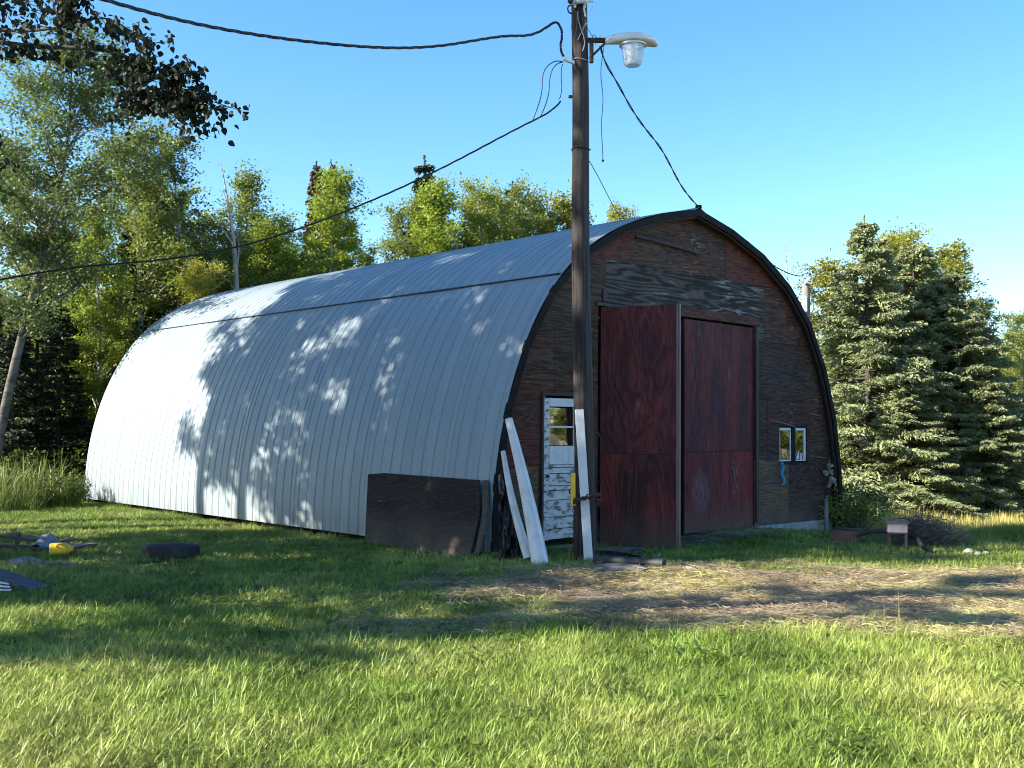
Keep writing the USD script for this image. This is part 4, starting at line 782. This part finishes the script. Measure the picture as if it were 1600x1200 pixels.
# prototypes stand where the photograph shows them; the others refer to them
GB = 'trees behind the barn'
T = {}
Y = 31; T['asp1'] = tree('aspen_tree', 'bright green aspen with a full rounded crown before two brown spruce tips', 'aspen tree', poplar(1, hpx(272, Y), 1.75, 1.0, 34000, .092, 'column'), 'bark_aspen', 'leaf_yellowgreen', base_at(516, Y), group=GB)
Y = 33; T['asp2'] = tree('aspen_tree', 'yellow green aspen with a pointed top right of the bare tree', 'aspen tree', poplar(2, hpx(274, Y), 1.9, .8, 30000, .092, 'cone'), 'bark_aspen', 'leaf_olive', base_at(392, Y), group=GB)
Y = 30; T['asp3'] = tree('aspen_tree', 'tall thin silvery aspen with pale branches and sparse leaves', 'aspen tree', poplar(3, hpx(218, Y), 1.5, 1.6, 15000, .088, 'column', gap=.2, wob=.4, density=5), 'bark_aspen', 'leaf_silver', base_at(284, Y), group=GB)
Y = 24; T['pop1'] = tree('poplar_tree', 'large leaning poplar with pale limbs at the left edge', 'poplar tree', poplar(4, hpx(84, Y), 2.7, 3.4, 36000, .085, 'oval', r0=.13, wob=.5, lean=(1.7, 0), gap=.08, density=6.0, upward=1.0), 'bark_poplar', 'leaf_silver', base_at(-15, Y), group=GB)
Y = 34; T['asp4'] = tree('aspen_tree', 'olive rounded aspen just left of the utility pole', 'aspen tree', poplar(5, hpx(305, Y), 1.8, .8, 30000, .092, 'oval'), 'bark_aspen', 'leaf_olive', base_at(742, Y), group=GB)
Y = 27; T['spr1'] = tree('spruce_tree', 'big pale green spruce with a leaning bare tip beside the barn', 'spruce tree', spruce(11, hpx(335, Y) + .5, 2.75, .1, .135, 2.1, .55), 'bark_dark', 'needle_main', base_at(1356, Y))
Y = 33; T['yel1'] = tree('aspen_tree', 'yellow aspen rising behind the big spruce', 'aspen tree', poplar(6, hpx(372, Y) + .5, 1.7, 1.0, 28000, .092, 'oval'), 'bark_aspen', 'leaf_yellow', base_at(1405, Y))
Y = 36; T['spr2'] = tree('spruce_tree', 'brown tipped spruce behind the bright green aspen, its left one', 'spruce tree', spruce(12, hpx(253, Y), 1.5, .6, .16, .9, .9), 'bark_dark', 'needle_brown', base_at(491, Y), group=GB)
Y = 29; T['spr3'] = tree('spruce_tree', 'dark slim spruce at the left wood edge beside the barn end', 'spruce tree', spruce(13, 7.2, 1.6, .4, .16, .9, .9), 'bark_dark', 'needle_dark', base_at(196, Y), group=GB)

def T2(key, label, px, Y, py, wide=1.0, rot=None, mat=None, group=None):
    src = T[key]; hsrc = SRC[key]; b = base_at(px, Y); s = (hpx(py, Y) - b[2]) / hsrc
    return dup(src, label, b, rot if rot is not None else (px * .37) % 6.28, (s * wide, s * wide, s), group)
SRC = {'asp1': hpx(272, 31), 'asp2': hpx(274, 33), 'asp3': hpx(218, 30), 'pop1': hpx(84, 24), 'asp4': hpx(305, 34), 'spr1': hpx(335, 27) + .5, 'yel1': hpx(372, 33) + .5, 'spr2': hpx(253, 36), 'spr3': 7.2}
T2('spr2', 'brown tipped spruce behind the bright green aspen, its right one', 514, 37, 249, .8)
T2('spr3', 'dark spruce tip rising above the aspens where the cable crosses', 662, 37, 243, .95)
T2('spr3', 'small dark spruce tip above the olive aspens left of the pole', 801, 38, 283, .9)
T2('asp1', 'bright green aspen with ragged top under the cable near the ridge', 690, 33, 283, 1.0)
T2('asp4', 'olive aspen at the left end of the gap of sky behind the roof', 632, 36, 328, .95)
T2('asp4', 'yellowish round aspen under the small dark spruce tip', 800, 35, 306, 1.0)
T2('asp4', 'low olive aspen showing between the roof and the pole', 845, 36, 330, .9)
T2('yel1', 'yellow aspen crown seen just behind the utility pole', 892, 36, 320, .9)
T2('yel1', 'small yellow crown above the ridge right of the pole', 972, 38, 330, .55)
T2('asp2', 'olive green aspen behind the roof, between bare tree and bright aspen', 440, 34, 335, 1.1)
T2('asp1', 'low bright aspen behind the roof, left of the brown spruces', 455, 30, 385, 1.0)
T2('asp2', 'broad yellow green aspen low behind the roof bend', 350, 30, 360, 1.3)
T2('yel1', 'bushy yellow green aspen touching the roof bend', 310, 27, 415, 1.0)
T2('asp4', 'tall mottled aspen between the leaning poplar and the silvery aspen', 215, 29, 225, 1.0)
T2('asp1', 'sunlit yellow green aspen beside the barn end', 150, 27, 330, .85)
T2('asp4', 'dense green aspen under the leaning poplar', 90, 30, 330, 1.1)
T2('asp1', 'low bright aspen closing the gap right of the bare tree', 415, 32, 350, 1.2)
T2('asp4', 'low olive aspen behind the roof below the brown spruces', 555, 34, 388, 1.1)
T2('asp2', 'olive aspen between the silvery aspen and the bare tree', 318, 33, 330, 1.2)
T2('asp4', 'olive aspen left of the silvery aspen, over the barn end', 250, 32, 300, 1.2)
T2('yel1', 'pale yellow aspen right of the bright one under the cable', 770, 37, 318, 1.0)
T2('asp3', 'thin silvery aspen at the far left behind the poplar', 20, 31, 215, 1.2)
T2('spr3', 'dark spruce at the left picture edge', -20, 27, 430, 1.2)
T2('spr3', 'dark broad spruce under the leaning poplar', 55, 28, 400, 1.25)
T2('spr3', 'dark spruce right of the broad one under the poplar', 120, 28.5, 450, 1.2)
T2('spr3', 'dark spruce leaning close to the barn end wall', 225, 31, 290, 1.0)
T2('spr3', 'dark spruce between the silvery aspen and the roof bend', 270, 34, 380, 1.1)
T2('spr3', 'dark spruce at the far left standing before the poplar trunk', 18, 25.5, 480, 1.3)
T2('spr3', 'dark spruce between the poplar and the sunlit aspen', 92, 26, 470, 1.25)
T2('spr1', 'dense green spruce standing in the middle of the right group', 1432, 28.2, 368, 1.15, 2.0)
T2('spr1', 'shaded dark spruce at the right of the group', 1497, 27.6, 415, 1.2, 4.1)
T2('spr1', 'low drooping spruce at the right foot of the group', 1548, 26.6, 565, 1.25, 5.2)
T2('spr1', 'small spruce in front of the big pale green one', 1420, 25.8, 560, 1.3, .9)
T2('spr1', 'spruce filling the gap behind the two tallest ones', 1396, 29.5, 392, 1.2, 3.0)
T2('spr1', 'lower spruce between the tallest and the shaded one', 1466, 29.0, 420, 1.2, 1.4)
T2('yel1', 'yellow aspen beside the grey pole behind the barn', 1300, 30, 422, 1.15)
T2('yel1', 'orange yellow aspen behind the right shoulder of the spruces', 1472, 32, 396, 1.2)
T2('yel1', 'golden aspen top between the two tallest spruces', 1392, 32, 378, 1.15)
T2('yel1', 'olive yellow aspen hidden behind the shaded spruce', 1525, 34, 475, .9)
T2('asp4', 'yellowish aspen at the right picture edge', 1592, 36, 498, 1.0)
T2('yel1', 'tall pale aspen beyond the right picture edge', 1650, 37, 455, 1.1)
# bare trees
def bare(seed, h, r, base, dens=3.0, k=.011, wob=.25): w, l = poplar(seed, h, r, base, 10, .01, 'column', gap=.0, density=dens, upward=1.3, r0=h * k, wob=wob); return w
X = thing('bare_tree', 'bare pale dead tree among the aspens at left', 'dead tree', base_at(352, 29.5)); put('trunk', bare(31, hpx(268, 29.5), 1.35, 2.6, 1.7, .017, .5), 'bark_dead', X, True)
X = thing('bare_tree', 'bare grey tree with fine twigs above the right roof edge', 'dead tree', base_at(1246, 34)); put('trunk', bare(32, hpx(352, 34), .8, 3.6, 7), 'bark_dead', X, True)

# trees standing left of the camera, out of the picture, whose shade falls on the barn and lawn
SH = tree('shade_poplar', 'tall poplar standing in the yard west of the barn', 'poplar tree', poplar(41, 14.0, 2.3, 6.4, 38000, .095, 'oval', r0=.24, wob=.6, gap=.22, density=5.0, upward=1.0), 'bark_aspen', 'leaf_green', np.r_[world(-9.0, 12.1)[:2], 0])
def sh(src, loc, label, s=1.0, rot=0.0, wide=1.0): return dup(src, label, (loc[0], loc[1], 0), rot, (s * wide, s * wide, s))
sh(SH, world(-8.4, 10.2), 'second poplar in the yard west of the barn', .97, 2.2, 1.1)
sh(SH, world(-10.5, 9.3), 'third poplar in the yard west of the barn', 1.08, 4.0, 1.15)
sh(SH, world(-9.5, 6.6), 'fourth poplar in the yard west of the barn', 1.02, 5.1, 1.2)
sh(SH, world(-11.0, 5.6), 'fifth poplar in the yard west of the barn', 1.06, .7, 1.15)
SH2 = tree('lawn_poplar', 'young poplar at the lawn edge west of the camera', 'poplar tree', poplar(42, 6.4, 1.9, 1.2, 8000, .13, 'oval', r0=.09, wob=.3, gap=.12, density=5, upward=.9), 'bark_aspen', 'leaf_green', (-9.6, 6.1, 0))
sh(SH2, world(-8.4, 6.1), 'bushy young poplar west of the barn, nearest its middle', 1.15, 1.1, 1.1)
sh(SH2, world(-8.2, 8.0), 'bushy young poplar west of the barn, farther along its side', 1.1, 2.9, 1.1)
sh(SH2, world(-8.6, 4.3), 'bushy young poplar west of the barn, nearest its front corner', 1.15, 4.4, 1.1)
sh(SH2, (-8.8, 9.3), 'second young poplar at the lawn edge west of the camera', 1.05, 2.0)
sh(SH2, (-10.4, 8.6), 'third young poplar at the lawn edge west of the camera', 1.0, 3.6)
sh(SH2, (-6.9, 10.6), 'fourth young poplar at the lawn edge west of the camera', .8, 5.0)

# overhanging branch of the poplar near the camera
NT = np.array([-6.6, 6.9, 0.0]); X = thing('near_poplar', 'dark leafed poplar whose branch hangs into the top left corner', 'poplar tree', NT)
rng = np.random.default_rng(77); wood = MB()
wood.tube(spline([(0, 0, -.2), (.05, 0, 2.0), (-.05, .05, 4.0), (.1, 0, 6.2)], 14), np.linspace(.17, .07, 14), 9)
br_px = {'a': [(-300, -120, 6.9), (-120, 10, 6.9), (20, 48, 6.9), (100, 40, 6.85), (170, 30, 6.8), (215, 55, 6.8), (262, 65, 6.75)],
         'b': [(-120, 10, 6.9), (30, 70, 6.95), (120, 75, 6.95), (190, 85, 6.9), (225, 105, 6.85), (262, 131, 6.85), (300, 143, 6.8), (332, 170, 6.8)],
         'c': [(-120, 10, 6.9), (-40, 10, 7.0), (40, 5, 7.0), (60, 30, 7.1)], 'd': [(225, 105, 6.85), (250, 108, 6.8), (290, 112, 6.8), (308, 118, 6.8)],
         'e': [(190, 85, 6.9), (205, 125, 6.9), (215, 150, 6.9), (240, 150, 6.9)], 'f': [(-120, 10, 6.9), (-60, 110, 7.0), (-30, 190, 7.1), (8, 250, 7.1)], 'g': [(100, 40, 6.85), (105, 10, 6.8), (118, -20, 6.8)],
         'i': [(265, 133, 6.85), (290, 170, 6.8), (315, 185, 6.8)]}
tips = []
for k_, pts in br_px.items():
    c = spline([at(x, y, Y) - NT for x, y, Y in pts], 30); wood.tube(c, np.linspace(.022 if k_ in 'ab' else .008, .003, 30), 6)
    for q in range(len(c)):
        if q < 6 and k_ in 'ab': continue
        thin = .35 if k_ == 'b' and 17 < q < 24 else (2.2 if k_ == 'b' and q >= 24 else .8 if k_ == 'b' else 1.0)
        for _ in range(rng.poisson(1.9 * thin if k_ in 'ab' else 1.5)):
            d = rng.normal(0, 1, 3) * [.8, .8, .5]; d[2] -= .25; e = c[q] + d * rng.uniform(.04, .12); wood.tube(np.stack([c[q], e]), [.004, .002], 3, False); tips.append(e)
tips = np.array(tips)
def big_leaves(P, rng, size):
    mb = MB(); n = len(P); hd = rng.normal(size=(n, 3)) * [.8, .8, .3]; hd[:, 2] -= .8; hd /= np.linalg.norm(hd, axis=1)[:, None]
    nr = rng.normal(size=(n, 3)); w = np.cross(nr, hd); w /= np.linalg.norm(w, axis=1)[:, None]; nr = np.cross(hd, w); s = (size * rng.uniform(.7, 1.25, n))[:, None]
    prof = [(0, 0, 0), (.12, .26, .05), (.35, .36, .06), (.65, .24, .02), (1, 0, -.06), (.65, -.24, .02), (.35, -.36, .06), (.12, -.26, .05), (.4, 0, -.03)]
    v = np.stack([P + hd * s * a + w * s * b + nr * s * c for a, b, c in prof], 1); i = np.arange(n)[:, None] * 9
    f = np.vstack([i + [k, (k + 1) % 8, 8] for k in range(8)]); return v.reshape(-1, 3), f
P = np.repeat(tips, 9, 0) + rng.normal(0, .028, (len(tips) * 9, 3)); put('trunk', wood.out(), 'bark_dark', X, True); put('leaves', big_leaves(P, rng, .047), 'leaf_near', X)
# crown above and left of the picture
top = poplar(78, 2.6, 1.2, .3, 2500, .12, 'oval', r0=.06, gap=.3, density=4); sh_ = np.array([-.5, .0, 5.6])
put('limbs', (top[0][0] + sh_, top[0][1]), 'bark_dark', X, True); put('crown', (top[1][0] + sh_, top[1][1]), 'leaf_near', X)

# understory shrubs
def shrub(seed, r, h, n, size):
    rng = np.random.default_rng(seed); wood = MB(); tips = []
    for k in range(int(26 * r + 10)):
        a = rng.uniform(0, 6.28); q = r * math.sqrt(rng.uniform(0, 1)); e = np.array([q * math.cos(a), q * math.sin(a), h * rng.uniform(.35, 1.0) * (1 - .5 * (q / r) ** 2)]); b = e * [.25, .25, 0]
        c = spline([b, (b + e) / 2 + rng.normal(0, .05, 3), e], 5); wood.tube(c, [.01, .008, .006, .004, .002], 4, False)
        for t in (.5, .7, .85, 1.0): tips.append(b + (e - b) * t)
    tips = np.array(tips); per = max(1, n // len(tips)); P = np.repeat(tips, per, 0) + rng.normal(0, .10, (len(tips) * per, 3)) * [1, 1, .8]; P[:, 2] = np.abs(P[:, 2]); return wood.out(), leaves(P, size, rng, .3)
def bush(name, label, seed, r, h, n, size, mat, loc):
    X = thing(name, label, 'shrub', loc); w, l = shrub(seed, r, h, n, size); put('stems', w, 'twig_grey', X); put('leaves', l, mat, X); return X
bush('shrub', 'low dark leafy shrub at the right corner of the barn', 51, .55, .75, 1800, .06, 'leaf_green', world(9.15, .55) + [0, 0, float(gz(*world(9.15, .55)[:2]))])
bush('shrub', 'pale green shrub behind the dark one at the barn corner', 52, .8, .9, 2500, .06, 'leaf_olive', np.r_[at(1335, 780, 19.5)[:2], float(gz(*at(1335, 780, 19.5)[:2]))])
B1 = bush('shrub', 'leafy undergrowth shrub below the left wood edge', 53, 1.5, 1.5, 5000, .09, 'leaf_green', base_at(60, 25.5))
dup(B1, 'undergrowth shrub at the far left under the dark spruces', base_at(-40, 25), 1.0); dup(B1, 'undergrowth shrub beside the barn end wall', base_at(130, 26.5), 2.0, (1, 1, 1.1)); dup(B1, 'leafy green weed clump in the tall grass left of the barn', base_at(95, 21.8), .4, (.45, .45, .62)); dup(B1, 'leafy weed clump at the left picture edge in the tall grass', base_at(20, 21.6), 1.4, (.5, .5, .6)); dup(B1, 'low shrub at the right picture edge before the aspens', base_at(1600, 28), 3.0, (1.3, 1.2, 1.2))
def brush(seed, r, h, n):
    rng = np.random.default_rng(seed); mb = MB()
    for k in range(n):
        a = rng.uniform(0, 6.28); c = np.array([rng.normal(0, r * .45), rng.normal(0, r * .3), 0]); c[2] = h * rng.uniform(.05, .9) * math.exp(-(c[0] / r) ** 2); d = np.array([math.cos(a), .6 * math.sin(a), rng.normal(.1, .4)]); L = rng.uniform(.15, .5)
        p = spline([c - d * L * .5, c + rng.normal(0, .03, 3), c + d * L * .5], 5); p[:, 2] = np.maximum(p[:, 2], .005); mb.tube(p, rng.uniform(.002, .007) * np.array([1, .9, .8, .6, .3]), 3, False)
    return mb.out()
bl_ = gp(1462, 858); bl_[1] += .5; X = thing('brush_pile', 'tangled pile of grey brush right of the pale pink box', 'brush pile', bl_); put('twigs', brush(61, .6, .5, 700), 'twig_grey', X)
tag(stage.GetPrimAtPath(str(X.GetPath()) + '/twigs'), kind='stuff')

# woods that read as one mass behind the single trees
protos = [T['asp1'], T['asp4'], T['yel1'], T['spr3'], T['asp2']]
rng = np.random.default_rng(5); pos, ids, scl, rot = [], [], [], []
def wood_at(x, Y, kinds, s):
    pos.append((x, Y, float(gz(x, Y)))); ids.append(int(rng.choice(kinds))); scl.append(s * rng.uniform(.85, 1.15)); rot.append(rng.uniform(0, 6.28))
for Y in (34, 38, 43, 49):
    for px in np.arange(-330, 330, 46): wood_at((px + rng.normal(0, 14) - 800) / F * Y, Y + rng.normal(0, 1), [0, 1, 3, 3, 4], .60)
for Y in (40, 45, 52):
    for px in np.arange(330, 930, 55): wood_at((px + rng.normal(0, 14) - 800) / F * Y, Y + rng.normal(0, 1), [0, 1, 2, 3], .62)
for Y in (42, 48, 55):
    for px in np.arange(930, 2300, 60): wood_at((px + rng.normal(0, 14) - 800) / F * Y, Y + rng.normal(0, 1), [1, 2, 2, 3], .55)
UsdGeom.Scope.Define(stage, '/World/woodland_kinds')
for x, Y in [(20, 24), (23, 29), (19, 31)]: wood_at(x, Y, [1, 3, 3], .75)
for y in np.arange(-8, 36, 2.6):
    for x in (27, 31, 36): wood_at(x + rng.normal(0, .8), y + rng.normal(0, .7), [0, 1, 3, 4], .8)
for x in np.arange(0, 26, 3.4):
    for y in (-18, -22): wood_at(x + rng.normal(0, .7), y + rng.normal(0, .8), [0, 1, 3, 4], .8)
pi = UsdGeom.PointInstancer.Define(stage, '/World/woodland'); tag(pi, 'dense mixed wood of aspen and spruce closing the view behind everything', 'woodland', kind='stuff')
stage.RemovePrim('/World/woodland_kinds')
def instancer(pi, protos, pos, ids, scl, rot, tilt=None):
    kids = []
    for k, src in enumerate(protos):
        if isinstance(src, tuple):
            usdkit.mesh(stage, f'{pi.GetPath()}/kind_{k + 1:03d}' if False else f'{pi.GetPath()}/tuft' + ('' if k == 0 else f'_{k:03d}'), src[0], '/World/Looks/' + src[1]); kids.append(Sdf.Path(f'{pi.GetPath()}/tuft' + ('' if k == 0 else f'_{k:03d}')))
        else:
            p = UsdGeom.Xform.Define(stage, f'{pi.GetPath()}/tree' + ('' if k == 0 else f'_{k:03d}')); kids.append(p.GetPath())
            for c in src.GetPrim().GetChildren():
                q = stage.DefinePrim(p.GetPath().AppendChild(c.GetName())); q.GetReferences().AddInternalReference(c.GetPath())
    pi.CreatePrototypesRel().SetTargets(kids)
    pi.CreatePositionsAttr(Vt.Vec3fArray.FromNumpy(np.array(pos, np.float32))); pi.CreateProtoIndicesAttr(Vt.IntArray.FromNumpy(np.array(ids, np.int32)))
    s = np.array(scl, np.float32); s = np.repeat(s[:, None], 3, 1) if s.ndim == 1 else s
    pi.CreateScalesAttr(Vt.Vec3fArray.FromNumpy(s)); r = np.array(rot) / 2
    pi.CreateOrientationsAttr(Vt.QuathArray([Gf.Quath(float(math.cos(a)), 0, 0, float(math.sin(a))) for a in r]))
instancer(pi, protos, pos, ids, scl, rot)

# ---------------------------------------------------------------- grass
def blades(seed, n, side, h0, h1, w, bend=.6, flat=0.0, head=0.0, clump=0):
    rng = np.random.default_rng(seed); x = rng.uniform(-side / 2, side / 2, n); y = rng.uniform(-side / 2, side / 2, n); h = rng.uniform(h0, h1, n) * rng.uniform(.6, 1, n)
    a = rng.uniform(0, 2 * np.pi, n)
    if clump:                                     # blades rise in small tussocks that lean their own way
        nc = n // clump; cx, cy, ca, ch = rng.uniform(-side / 2, side / 2, nc), rng.uniform(-side / 2, side / 2, nc), rng.uniform(0, 6.28, nc), rng.uniform(.55, 1.25, nc); k = rng.integers(0, nc, n)
        ox, oy = rng.normal(0, .013, n), rng.normal(0, .013, n); x, y, h = cx[k] + ox, cy[k] + oy, h * ch[k]; a = np.where(rng.uniform(size=n) < .55, np.arctan2(oy, ox), ca[k] + rng.normal(0, .5, n))
    bd = np.abs(rng.normal(0, bend, n)) + flat; d = np.stack([np.cos(a), np.sin(a), 0 * a], 1); fa = a + rng.normal(np.pi / 2, .5, n); s = np.stack([np.cos(fa), np.sin(fa), 0 * fa], 1)
    rows = []; p = np.stack([x, y, np.full(n, -.01)], 1)
    for k, (t, wk) in enumerate(((0, 1.0), (.4, .95), (.75, .65), (1, 0))):
        q = p + d * (h * np.sin(np.minimum(bd * t, 1.5)) * t)[:, None] + np.array([0, 0, 1]) * (h * np.cos(np.minimum(bd * t, 1.5)) * t)[:, None]
        ww = (w * wk * (1 + (head if t == .75 else 0)) * rng.uniform(.7, 1.3, n) / 2)[:, None]; rows += ([q - s * ww, q + s * ww] if wk > 0 else [q])
    v = np.stack(rows, 1); i = np.arange(n)[:, None] * 7
    f = np.vstack([i + [0, 1, 3], i + [0, 3, 2], i + [2, 3, 5], i + [2, 5, 4], i + [4, 5, 6]]); return v.reshape(-1, 3), f
def fill(name, label, protos, pts, s, cat='grass', sz=None):
    rng = np.random.default_rng(len(pts)); pi = UsdGeom.PointInstancer.Define(stage, '/World/' + name); tag(pi, label, cat, kind='stuff')
    P = np.c_[pts, gz(pts[:, 0], pts[:, 1])]; k = len(P); sc = np.asarray(s) * rng.uniform(.85, 1.2, k); S = np.stack([np.ones(k) * 1.0, np.ones(k), sc], 1) if sz else np.repeat(sc[:, None], 3, 1)
    instancer(pi, protos, P, rng.integers(0, len(protos), k), S, rng.uniform(0, 6.28, k)); return pi
rng = np.random.default_rng(9)
def grid_pts(x0, x1, y0, y1, step):
    x, y = np.meshgrid(np.arange(x0, x1, step), np.arange(y0, y1, step), indexing='ij'); p = np.stack([x.ravel(), y.ravel()], 1) + rng.uniform(-step / 2, step / 2, (x.size, 2))
    v = (np.abs(p[:, 0]) < p[:, 1] * .52 + .8); return p[v]
def inside_barn(p): s, d = local(p[:, 0], p[:, 1]); return (s > .02) & (s < 8.7) & (d > .2) & (d < 13)
near = grid_pts(-6, 6, 3.9, 9.6, .22); far = grid_pts(-13, 12, 9.6, 25, .34)
dn, df = dirt(near[:, 0], near[:, 1]), dirt(far[:, 0], far[:, 1])
near_l = near[rng.uniform(size=len(near)) > dn * 1.5]; near_l = near_l[~inside_barn(near_l)]
def clear(p): return (np.hypot(p[:, 0] - tp[0], p[:, 1] - tp[1] - R) > R + .28) | (p[:, 1] > tp[1] + R)

far_k = (rng.uniform(size=len(far)) > df * 1.35) & ~inside_barn(far) & clear(far); far_l = far[far_k]
lush = [(blades(100 + k, 620, .50, .035, .125, .0050, .95, .35, clump=11), 'grass_lush') for k in range(6)]
lush_f = [(blades(120 + k, 420, .6, .035, .105, .0062, .9, .25, clump=10), 'grass_lush') for k in range(4)]
hn = .75 + .6 * meshkit.fbm(np.c_[near_l * .9, 0 * near_l[:, 0]], 3, 44)
fill('lawn_grass', 'green lawn grass in the foreground', lush, near_l, hn)
fill('yard_grass', 'shorter grass of the yard around the barn', lush_f, far_l, .75 + .5 * meshkit.fbm(np.c_[far_l * .7, 0 * far_l[:, 0]], 3, 45))
# straw and dead stalks on the bare earth
dp = np.vstack([near, far]); dd = np.r_[dn, df]; sp = dp[(rng.uniform(size=len(dp)) < dd * .95) & ~inside_barn(dp)]
def lying(seed, n, side, l0, l1, w):
    rng = np.random.default_rng(seed); a = rng.uniform(0, 6.28, n); L = rng.uniform(l0, l1, n); c = np.stack([rng.uniform(-side / 2, side / 2, n), rng.uniform(-side / 2, side / 2, n), np.abs(rng.normal(.012, .014, n)) + .004], 1)
    d = np.stack([np.cos(a), np.sin(a), rng.normal(0, .16, n)], 1); sd = np.stack([-np.sin(a), np.cos(a), rng.normal(0, .5, n)], 1) * (w * rng.uniform(.6, 1.3, n) / 2)[:, None]; k = sd * rng.normal(0, 3, n)[:, None]
    p0, p1, p2 = c - d * (L / 2)[:, None], c + k, c + d * (L / 2)[:, None]; p0[:, 2] = np.maximum(p0[:, 2], .001); p2[:, 2] = np.maximum(p2[:, 2], .001); p1[:, 2] += .004
    v = np.stack([p0 - sd, p0 + sd, p1 - sd, p1 + sd, p2 - sd, p2 + sd], 1); i = np.arange(n)[:, None] * 6
    return v.reshape(-1, 3), np.vstack([i + [0, 1, 3], i + [0, 3, 2], i + [2, 3, 5], i + [2, 5, 4]])
straw = [(lying(140 + k, 420, .6, .025, .13, .0038), 'straw') for k in range(4)]
fill('dead_straw', 'dry straw littering the bare earth', straw, sp, np.ones(len(sp)), 'straw')
# taller tufts at the lawn's edge and along walls
ed = grid_pts(-.5, 6, 7.6, 8.5, .45); tuft = [(blades(160 + k, 70, .24, .08, .20, .0042, .8, .1), 'grass_lush') for k in range(3)]
sd = np.array([world(-.15 - .1 * rng.uniform(), d)[:2] for d in np.arange(-.2, 13, .22)]); fr_ = np.array([world(s, -.02 - .15 * rng.uniform())[:2] for s in np.r_[np.arange(.1, 2.1, .14), np.arange(4.4, 6.3, .16)]])
pp_ = np.array([(px0 + rng.normal(0, .22), PY - .2 + rng.normal(0, .2)) for _ in range(26)]); tp_ = np.array([(tp[0] + rng.uniform(-.42, .42), tp[1] + .0 + rng.uniform(-.08, .02)) for _ in range(5)])
allp = np.vstack([ed, sd, fr_, pp_, tp_]); fill('grass_tuft', 'taller grass tufts along walls, pole and lawn edge', tuft, allp, .55 + .6 * rng.uniform(size=len(allp)) )
# yellow field right of the barn
fp = grid_pts(4.5, 18, 16.5, 27, .34); s_, d_ = local(fp[:, 0], fp[:, 1]); keep = (s_ > 9.1) & (fp[:, 1] > 16.4 + .5 * np.sin(fp[:, 0] * 1.7) + 1.6 * (fp[:, 0] < 7.2)) & ~((fp[:, 0] - 8.3) ** 2 + (fp[:, 1] - 17.0) ** 2 < 1.0); fp = fp[keep]
dry = [(blades(180 + k, 90, .5, .18, .50, .007, .35), 'grass_dry') for k in range(3)]
fill('field_grass', 'dry yellow field grass before the spruces', dry, fp, .55 + .6 * rng.uniform(size=len(fp)))
# tall weeds left of the barn end
wp = np.vstack([grid_pts(-13.5, -8.2, 20.2, 24.5, .34)]); s_, d_ = local(wp[:, 0], wp[:, 1]); wp = wp[(wp[:, 0] < -9.1) & (s_ < -.35) & (wp[:, 1] > 20.6 + .5 * np.sin(wp[:, 0] * 2))]
weed = [(blades(200 + k, 80, .5, .25, 1.05, .009, .45, head=.5), 'grass_weed') for k in range(3)]
fill('tall_weeds', 'tall seeding weeds at the wood edge left of the barn', weed, wp, .6 + .6 * rng.uniform(size=len(wp)), 'weeds')
# weeds on the mound at the right
mp = np.array([(8.3 + rng.normal(0, .55), 17.1 + rng.normal(0, .5)) for _ in range(70)]); fill('mound_grass', 'green grass on the small mound right of the brush pile', tuft, mp, .8 + .5 * rng.uniform(size=70))
# dry stalks standing at the edge of the bare earth
sk = np.array([(rng.uniform(.6, 5.2), 8.2 + rng.normal(0, .28)) for _ in range(20)]); stalk = [(blades(220 + k, 4, .35, .12, .38, .0035, .5), 'straw') for k in range(3)]
fill('dry_stalks', 'thin dry stalks standing at the lawn edge', stalk, sk, .5 + .7 * rng.uniform(size=20), 'stalks')

# clover leaves and small fallen leaves in the lawn
def clover(seed, n, side, r0, r1, h):
    rng = np.random.default_rng(seed); rr = side / 2 * np.sqrt(rng.uniform(0, 1, n)); a = rng.uniform(0, 6.28, n); c = np.stack([rr * np.cos(a), rr * np.sin(a), rng.uniform(.4, 1, n) * h], 1); V = []
    nr = rng.normal(0, .35, (n, 3)); nr[:, 2] = 1; nr /= np.linalg.norm(nr, axis=1)[:, None]; x = np.cross(nr, [0, 1, 0]); x /= np.linalg.norm(x, axis=1)[:, None]; y = np.cross(nr, x); r = rng.uniform(r0, r1, n)[:, None]; ph = rng.uniform(0, 6.28, n)[:, None]
    for t in np.arange(6) * math.pi / 3: V.append(c + (x * np.cos(t + ph) + y * np.sin(t + ph) * .8) * r)
    v = np.stack(V, 1); i = np.arange(n)[:, None] * 6; return v.reshape(-1, 3), np.vstack([i + [0, 1, 2], i + [0, 2, 3], i + [0, 3, 4], i + [0, 4, 5]])
rng = np.random.default_rng(31); cl = np.stack([rng.uniform(-4, 4.5, 150), rng.uniform(4.6, 10.5, 150)], 1); cl = cl[(np.abs(cl[:, 0]) < cl[:, 1] * .52) & (dirt(cl[:, 0], cl[:, 1]) < .3)]
fill('lawn_weeds', 'clover and broad leafed weeds scattered in the lawn', [(clover(300 + k, 46, .30, .009, .02, .075), 'leaf_green') for k in range(3)], cl, .7 + .6 * rng.uniform(size=len(cl)), 'weeds')
fl = np.stack([rng.uniform(-6, 7, 120), rng.uniform(4.8, 13, 120)], 1); fl = fl[np.abs(fl[:, 0]) < fl[:, 1] * .52]
fill('fallen_leaves', 'small yellow and brown leaves fallen on the grass', [(clover(320 + k, 2, .3, .016, .028, .06), 'leaf_yellow') for k in range(3)], fl, np.ones(len(fl)), 'leaves')
